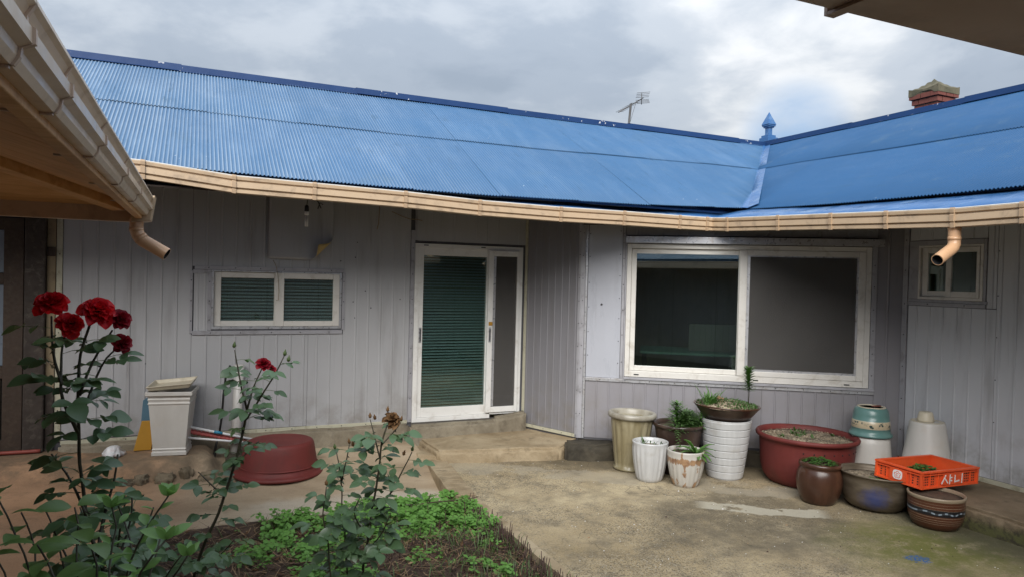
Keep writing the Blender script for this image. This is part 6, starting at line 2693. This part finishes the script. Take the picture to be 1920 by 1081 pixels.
# broad-leaved shrub in the lower left corner
random.seed(33)
DS = 1.95
sh = thing('leafy_shrub', pd(150, 1500, DS), 'broad-leaved green shrub in the lower left corner with pale new shoots', 'shrub')
smb = MB()
for pts, young in (([(235, 1075, .15), (262, 1010, .16), (290, 965, .17), (316, 928, .18)], .72),
                   ([(60, 1090, 0), (52, 1050, 0), (34, 1015, 0), (14, 965, 0), (-6, 930, 0)], 2),
                   ([(150, 1100, .05), (140, 1040, .1), (150, 990, .12), (140, 950, .15)], 2),
                   ([(205, 1100, 0), (205, 1040, .05), (222, 985, .1), (210, 950, .1)], .6),
                   ([(110, 1110, -.15), (95, 1060, -.1), (70, 1020, -.08)], 2),
                   ([(250, 1110, -.1), (262, 1070, -.1), (290, 1035, -.1), (312, 1010, -.05)], .7),
                   ([(180, 1110, -.2), (185, 1065, -.2), (170, 1020, -.18)], 2),
                   ([(20, 1120, -.1), (10, 1070, -.1), (-10, 1040, -.1)], 2),
                   ([(300, 1110, .1), (330, 1075, .1), (352, 1040, .1)], .8),
                   ([(130, 1110, .2), (115, 1040, .25), (100, 985, .3), (80, 945, .3)], 2),
                   ([(60, 1110, .15), (70, 1040, .2), (55, 990, .25), (40, 960, .3)], 2),
                   ([(190, 1110, .45), (180, 1040, .5), (165, 990, .55), (150, 950, .6)], 2),
                   ([(270, 1110, .4), (290, 1050, .45), (300, 1010, .5)], 2),
                   ([(240, 1110, .3), (250, 1030, .35), (235, 980, .4), (215, 930, .42)], 2)):
    path = smooth_path([pd(x, y, DS + dd) for x, y, dd in pts], 2)
    path = [Vector((path[0].x, path[0].y, bed_z(path[0].x, path[0].y) - .02))] + path
    n = 22
    path = resample(path, n)
    smb.tube(path, [.006 - .0035 * i / n for i in range(n + 1)], 6, 0)
    a = random.uniform(0, 6)
    for i in range(6, n + 1):
        t_ = i / n
        a += 1.57
        yg = t_ > young
        sz = (.085 if not yg else .055) * random.uniform(.75, 1.15)
        for s_ in (0, pi):
            d = Vector((math.cos(a + s_), math.sin(a + s_), .35 if not yg else .7))
            up = Vector((random.uniform(-.4, .4), random.uniform(-.8, .1), 1))
            if len(sh.children) < 280:
                add_leaf(sh, SHRUB_YOUNG if yg else SHRUB_LEAF, path[i] + d * .008, d, up, sz)
    if young < 1:
        for k in range(5):
            add_leaf(sh, SHRUB_YOUNG, path[-1], Vector((math.cos(k * 1.3), math.sin(k * 1.3), 1.2)), Vector((0, -1, .4)), .045)
smb.build('stem', 'stalk', sh, fix=False)

# ground cover, grass, stubble, litter
random.seed(44)
mb = MB()
for _ in range(8000):
    x, y = random.uniform(-.2, 2.04), random.uniform(3.9, 5.42)
    dens = sstep(4.45, 5.05, y + .3 * nz_(x, y, 2.2)) * sstep(.30, .7, x + .15 * nz_(x, y, 3)) + .6 * sstep(.08, .3, nz_(x, y, 1.8, 7))
    dens *= sstep(-.35, .15, nz_(x, y, 6, 3)) * sstep(-.6, .0, nz_(x, y, 15, 8))
    if random.random() > dens:
        continue
    z = bed_z(x, y) + random.uniform(.02, .11) * (1 if dens > .4 else .5)
    s_ = random.uniform(.020, .042)
    t_ = random.uniform(0, 2 * pi)
    nrm = Vector((random.uniform(-.5, .5), random.uniform(-.7, .3), 1)).normalized()
    e1 = nrm.orthogonal().normalized()
    e1 = Matrix.Rotation(t_, 3, nrm) @ e1
    e2 = nrm.cross(e1)
    p = Vector((x, y, z))
    for k in range(3):
        aa = k * 2.09
        d = e1 * math.cos(aa) + e2 * math.sin(aa)
        q_ = e2 * math.cos(aa) - e1 * math.sin(aa)
        mb.add([p, p + d * s_ * .7 + q_ * s_ * .5 - nrm * .002, p + d * s_ * 1.15 - nrm * .004, p + d * s_ * .7 - q_ * s_ * .5 - nrm * .002], [(0, 1, 2, 3)])
tag(mb.build('ground_cover', 'clover', fix=False), 'low bright green clover covering the back of the flower bed', 'ground cover', None, 'stuff')
mb = MB()
for _ in range(2600):
    x, y = random.uniform(.2, 2.04), random.uniform(3.4, 5.3)
    if random.random() > .15 + .85 * sstep(1.2, 1.8, x + .3 * nz_(x, y, 2.5, 9)) * sstep(5.0, 4.4, y):
        continue
    blades(mb, 1, .001, bed_z(x, y), .11, .0028, .7, 0, x, y, .5)
for _ in range(160):
    x, y = random.gauss(.62, .06), random.gauss(5.28, .05)
    blades(mb, 1, .001, bed_z(x, y), .13, .003, .6, 0, x, y, .6)
tag(mb.build('grass', 'grass', fix=False), 'thin green grass blades sprouting in the flower bed', 'grass', None, 'stuff')
mb = MB()
for _ in range(460):
    y = random.uniform(3.3, 5.25)
    x = 2.03 - abs(random.gauss(0, .08)) if random.random() < .62 else random.uniform(.9, 2.0)
    h_ = random.uniform(.04, .16) * (1 if x > 1.85 else .9)
    z = bed_z(x, y) - .02
    tip = Vector((x + random.gauss(0, .12) * h_, y + random.gauss(0, .12) * h_, z + h_))
    mb.tube([(x, y, z), tip], [random.uniform(.003, .006), .0025], 5)
tag(mb.build('dead_stubble', 'dead', fix=False), 'dark cut stalks bristling along the right edge of the bed', 'stubble', None, 'stuff')
mb = MB()
for _ in range(8000):
    x, y = random.uniform(BED_X0, 2.03), random.uniform(3.0, 5.4)
    z = bed_z(x, y) + random.uniform(.003, .045)
    a = random.uniform(0, 2 * pi)
    l_ = random.uniform(.03, .16)
    d = Vector((math.cos(a), math.sin(a), random.uniform(-.15, .25))) * l_
    s_ = Vector((-math.sin(a), math.cos(a), 0)) * random.uniform(.0012, .0036)
    p = Vector((x, y, z))
    mb.add([p - s_, p + s_, p + d + s_ * .6, p + d - s_ * .6], [(0, 1, 2, 3)], 0 if random.random() < .62 else 1)
for _ in range(1500):
    x, y = random.uniform(BED_X0, 2.03), random.uniform(3.0, 5.4)
    z = bed_z(x, y) + random.uniform(.004, .03)
    a, l_ = random.uniform(0, 2 * pi), random.uniform(.012, .035)
    d = Vector((math.cos(a), math.sin(a), random.uniform(-.3, .5))) * l_
    s_ = Vector((-math.sin(a), math.cos(a), random.uniform(-.4, .4))) * l_ * .4
    p = Vector((x, y, z))
    mb.add([p - d, p + s_, p + d, p - s_ * .8], [(0, 1, 2, 3)], random.choice((0, 1, 2, 2)))
tag(mb.build('plant_litter', ['dead', 'straw', 'brown_petal'], fix=False), 'brown dead stalks and straw littering the flower bed soil', 'litter', None, 'stuff')
mb = MB()
q = [gz(780, 946, .05), gz(800, 942, .05), gz(840, 938, .05), gz(880, 934, .05), gz(897, 930, .05)]
mb.tube(q, [.006, .005, .005, .004, .003], 6)
mb.tube([q[1], q[1] + Vector((.03, 0, .07))], .003, 5)
mb.tube([q[3], q[3] + Vector((.02, .02, .04))], .003, 5)
tag(mb.build('twig', 'dead'), 'bare dry twig lying across the back corner of the bed', 'twig')

# grit and bits blown over the yard
random.seed(91)
mb = MB()
for _ in range(520):
    x, y = random.uniform(2.2, 5.2), random.uniform(1.8, 6.2)
    if (x - 3.635) * .573 + (y - 6.377) * .82 > -.05:
        continue
    r = random.uniform(.0025, .007) * (1.8 if random.random() < .06 else 1)
    z = court_z(x, y)
    a = random.uniform(0, 6)
    q = [(x + r * math.cos(a + k * 1.57), y + r * .7 * math.sin(a + k * 1.57), z) for k in range(4)]
    mb.add(q + [(x, y, z + r * .7)], [(0, 1, 4), (1, 2, 4), (2, 3, 4), (3, 0, 4)], random.choice((0, 0, 1, 2)))
tag(mb.build('grit', ['white_plastic', 'straw', 'dead'], fix=False), 'scattered pale grit and crumbs on the yard concrete', 'grit', None, 'stuff')
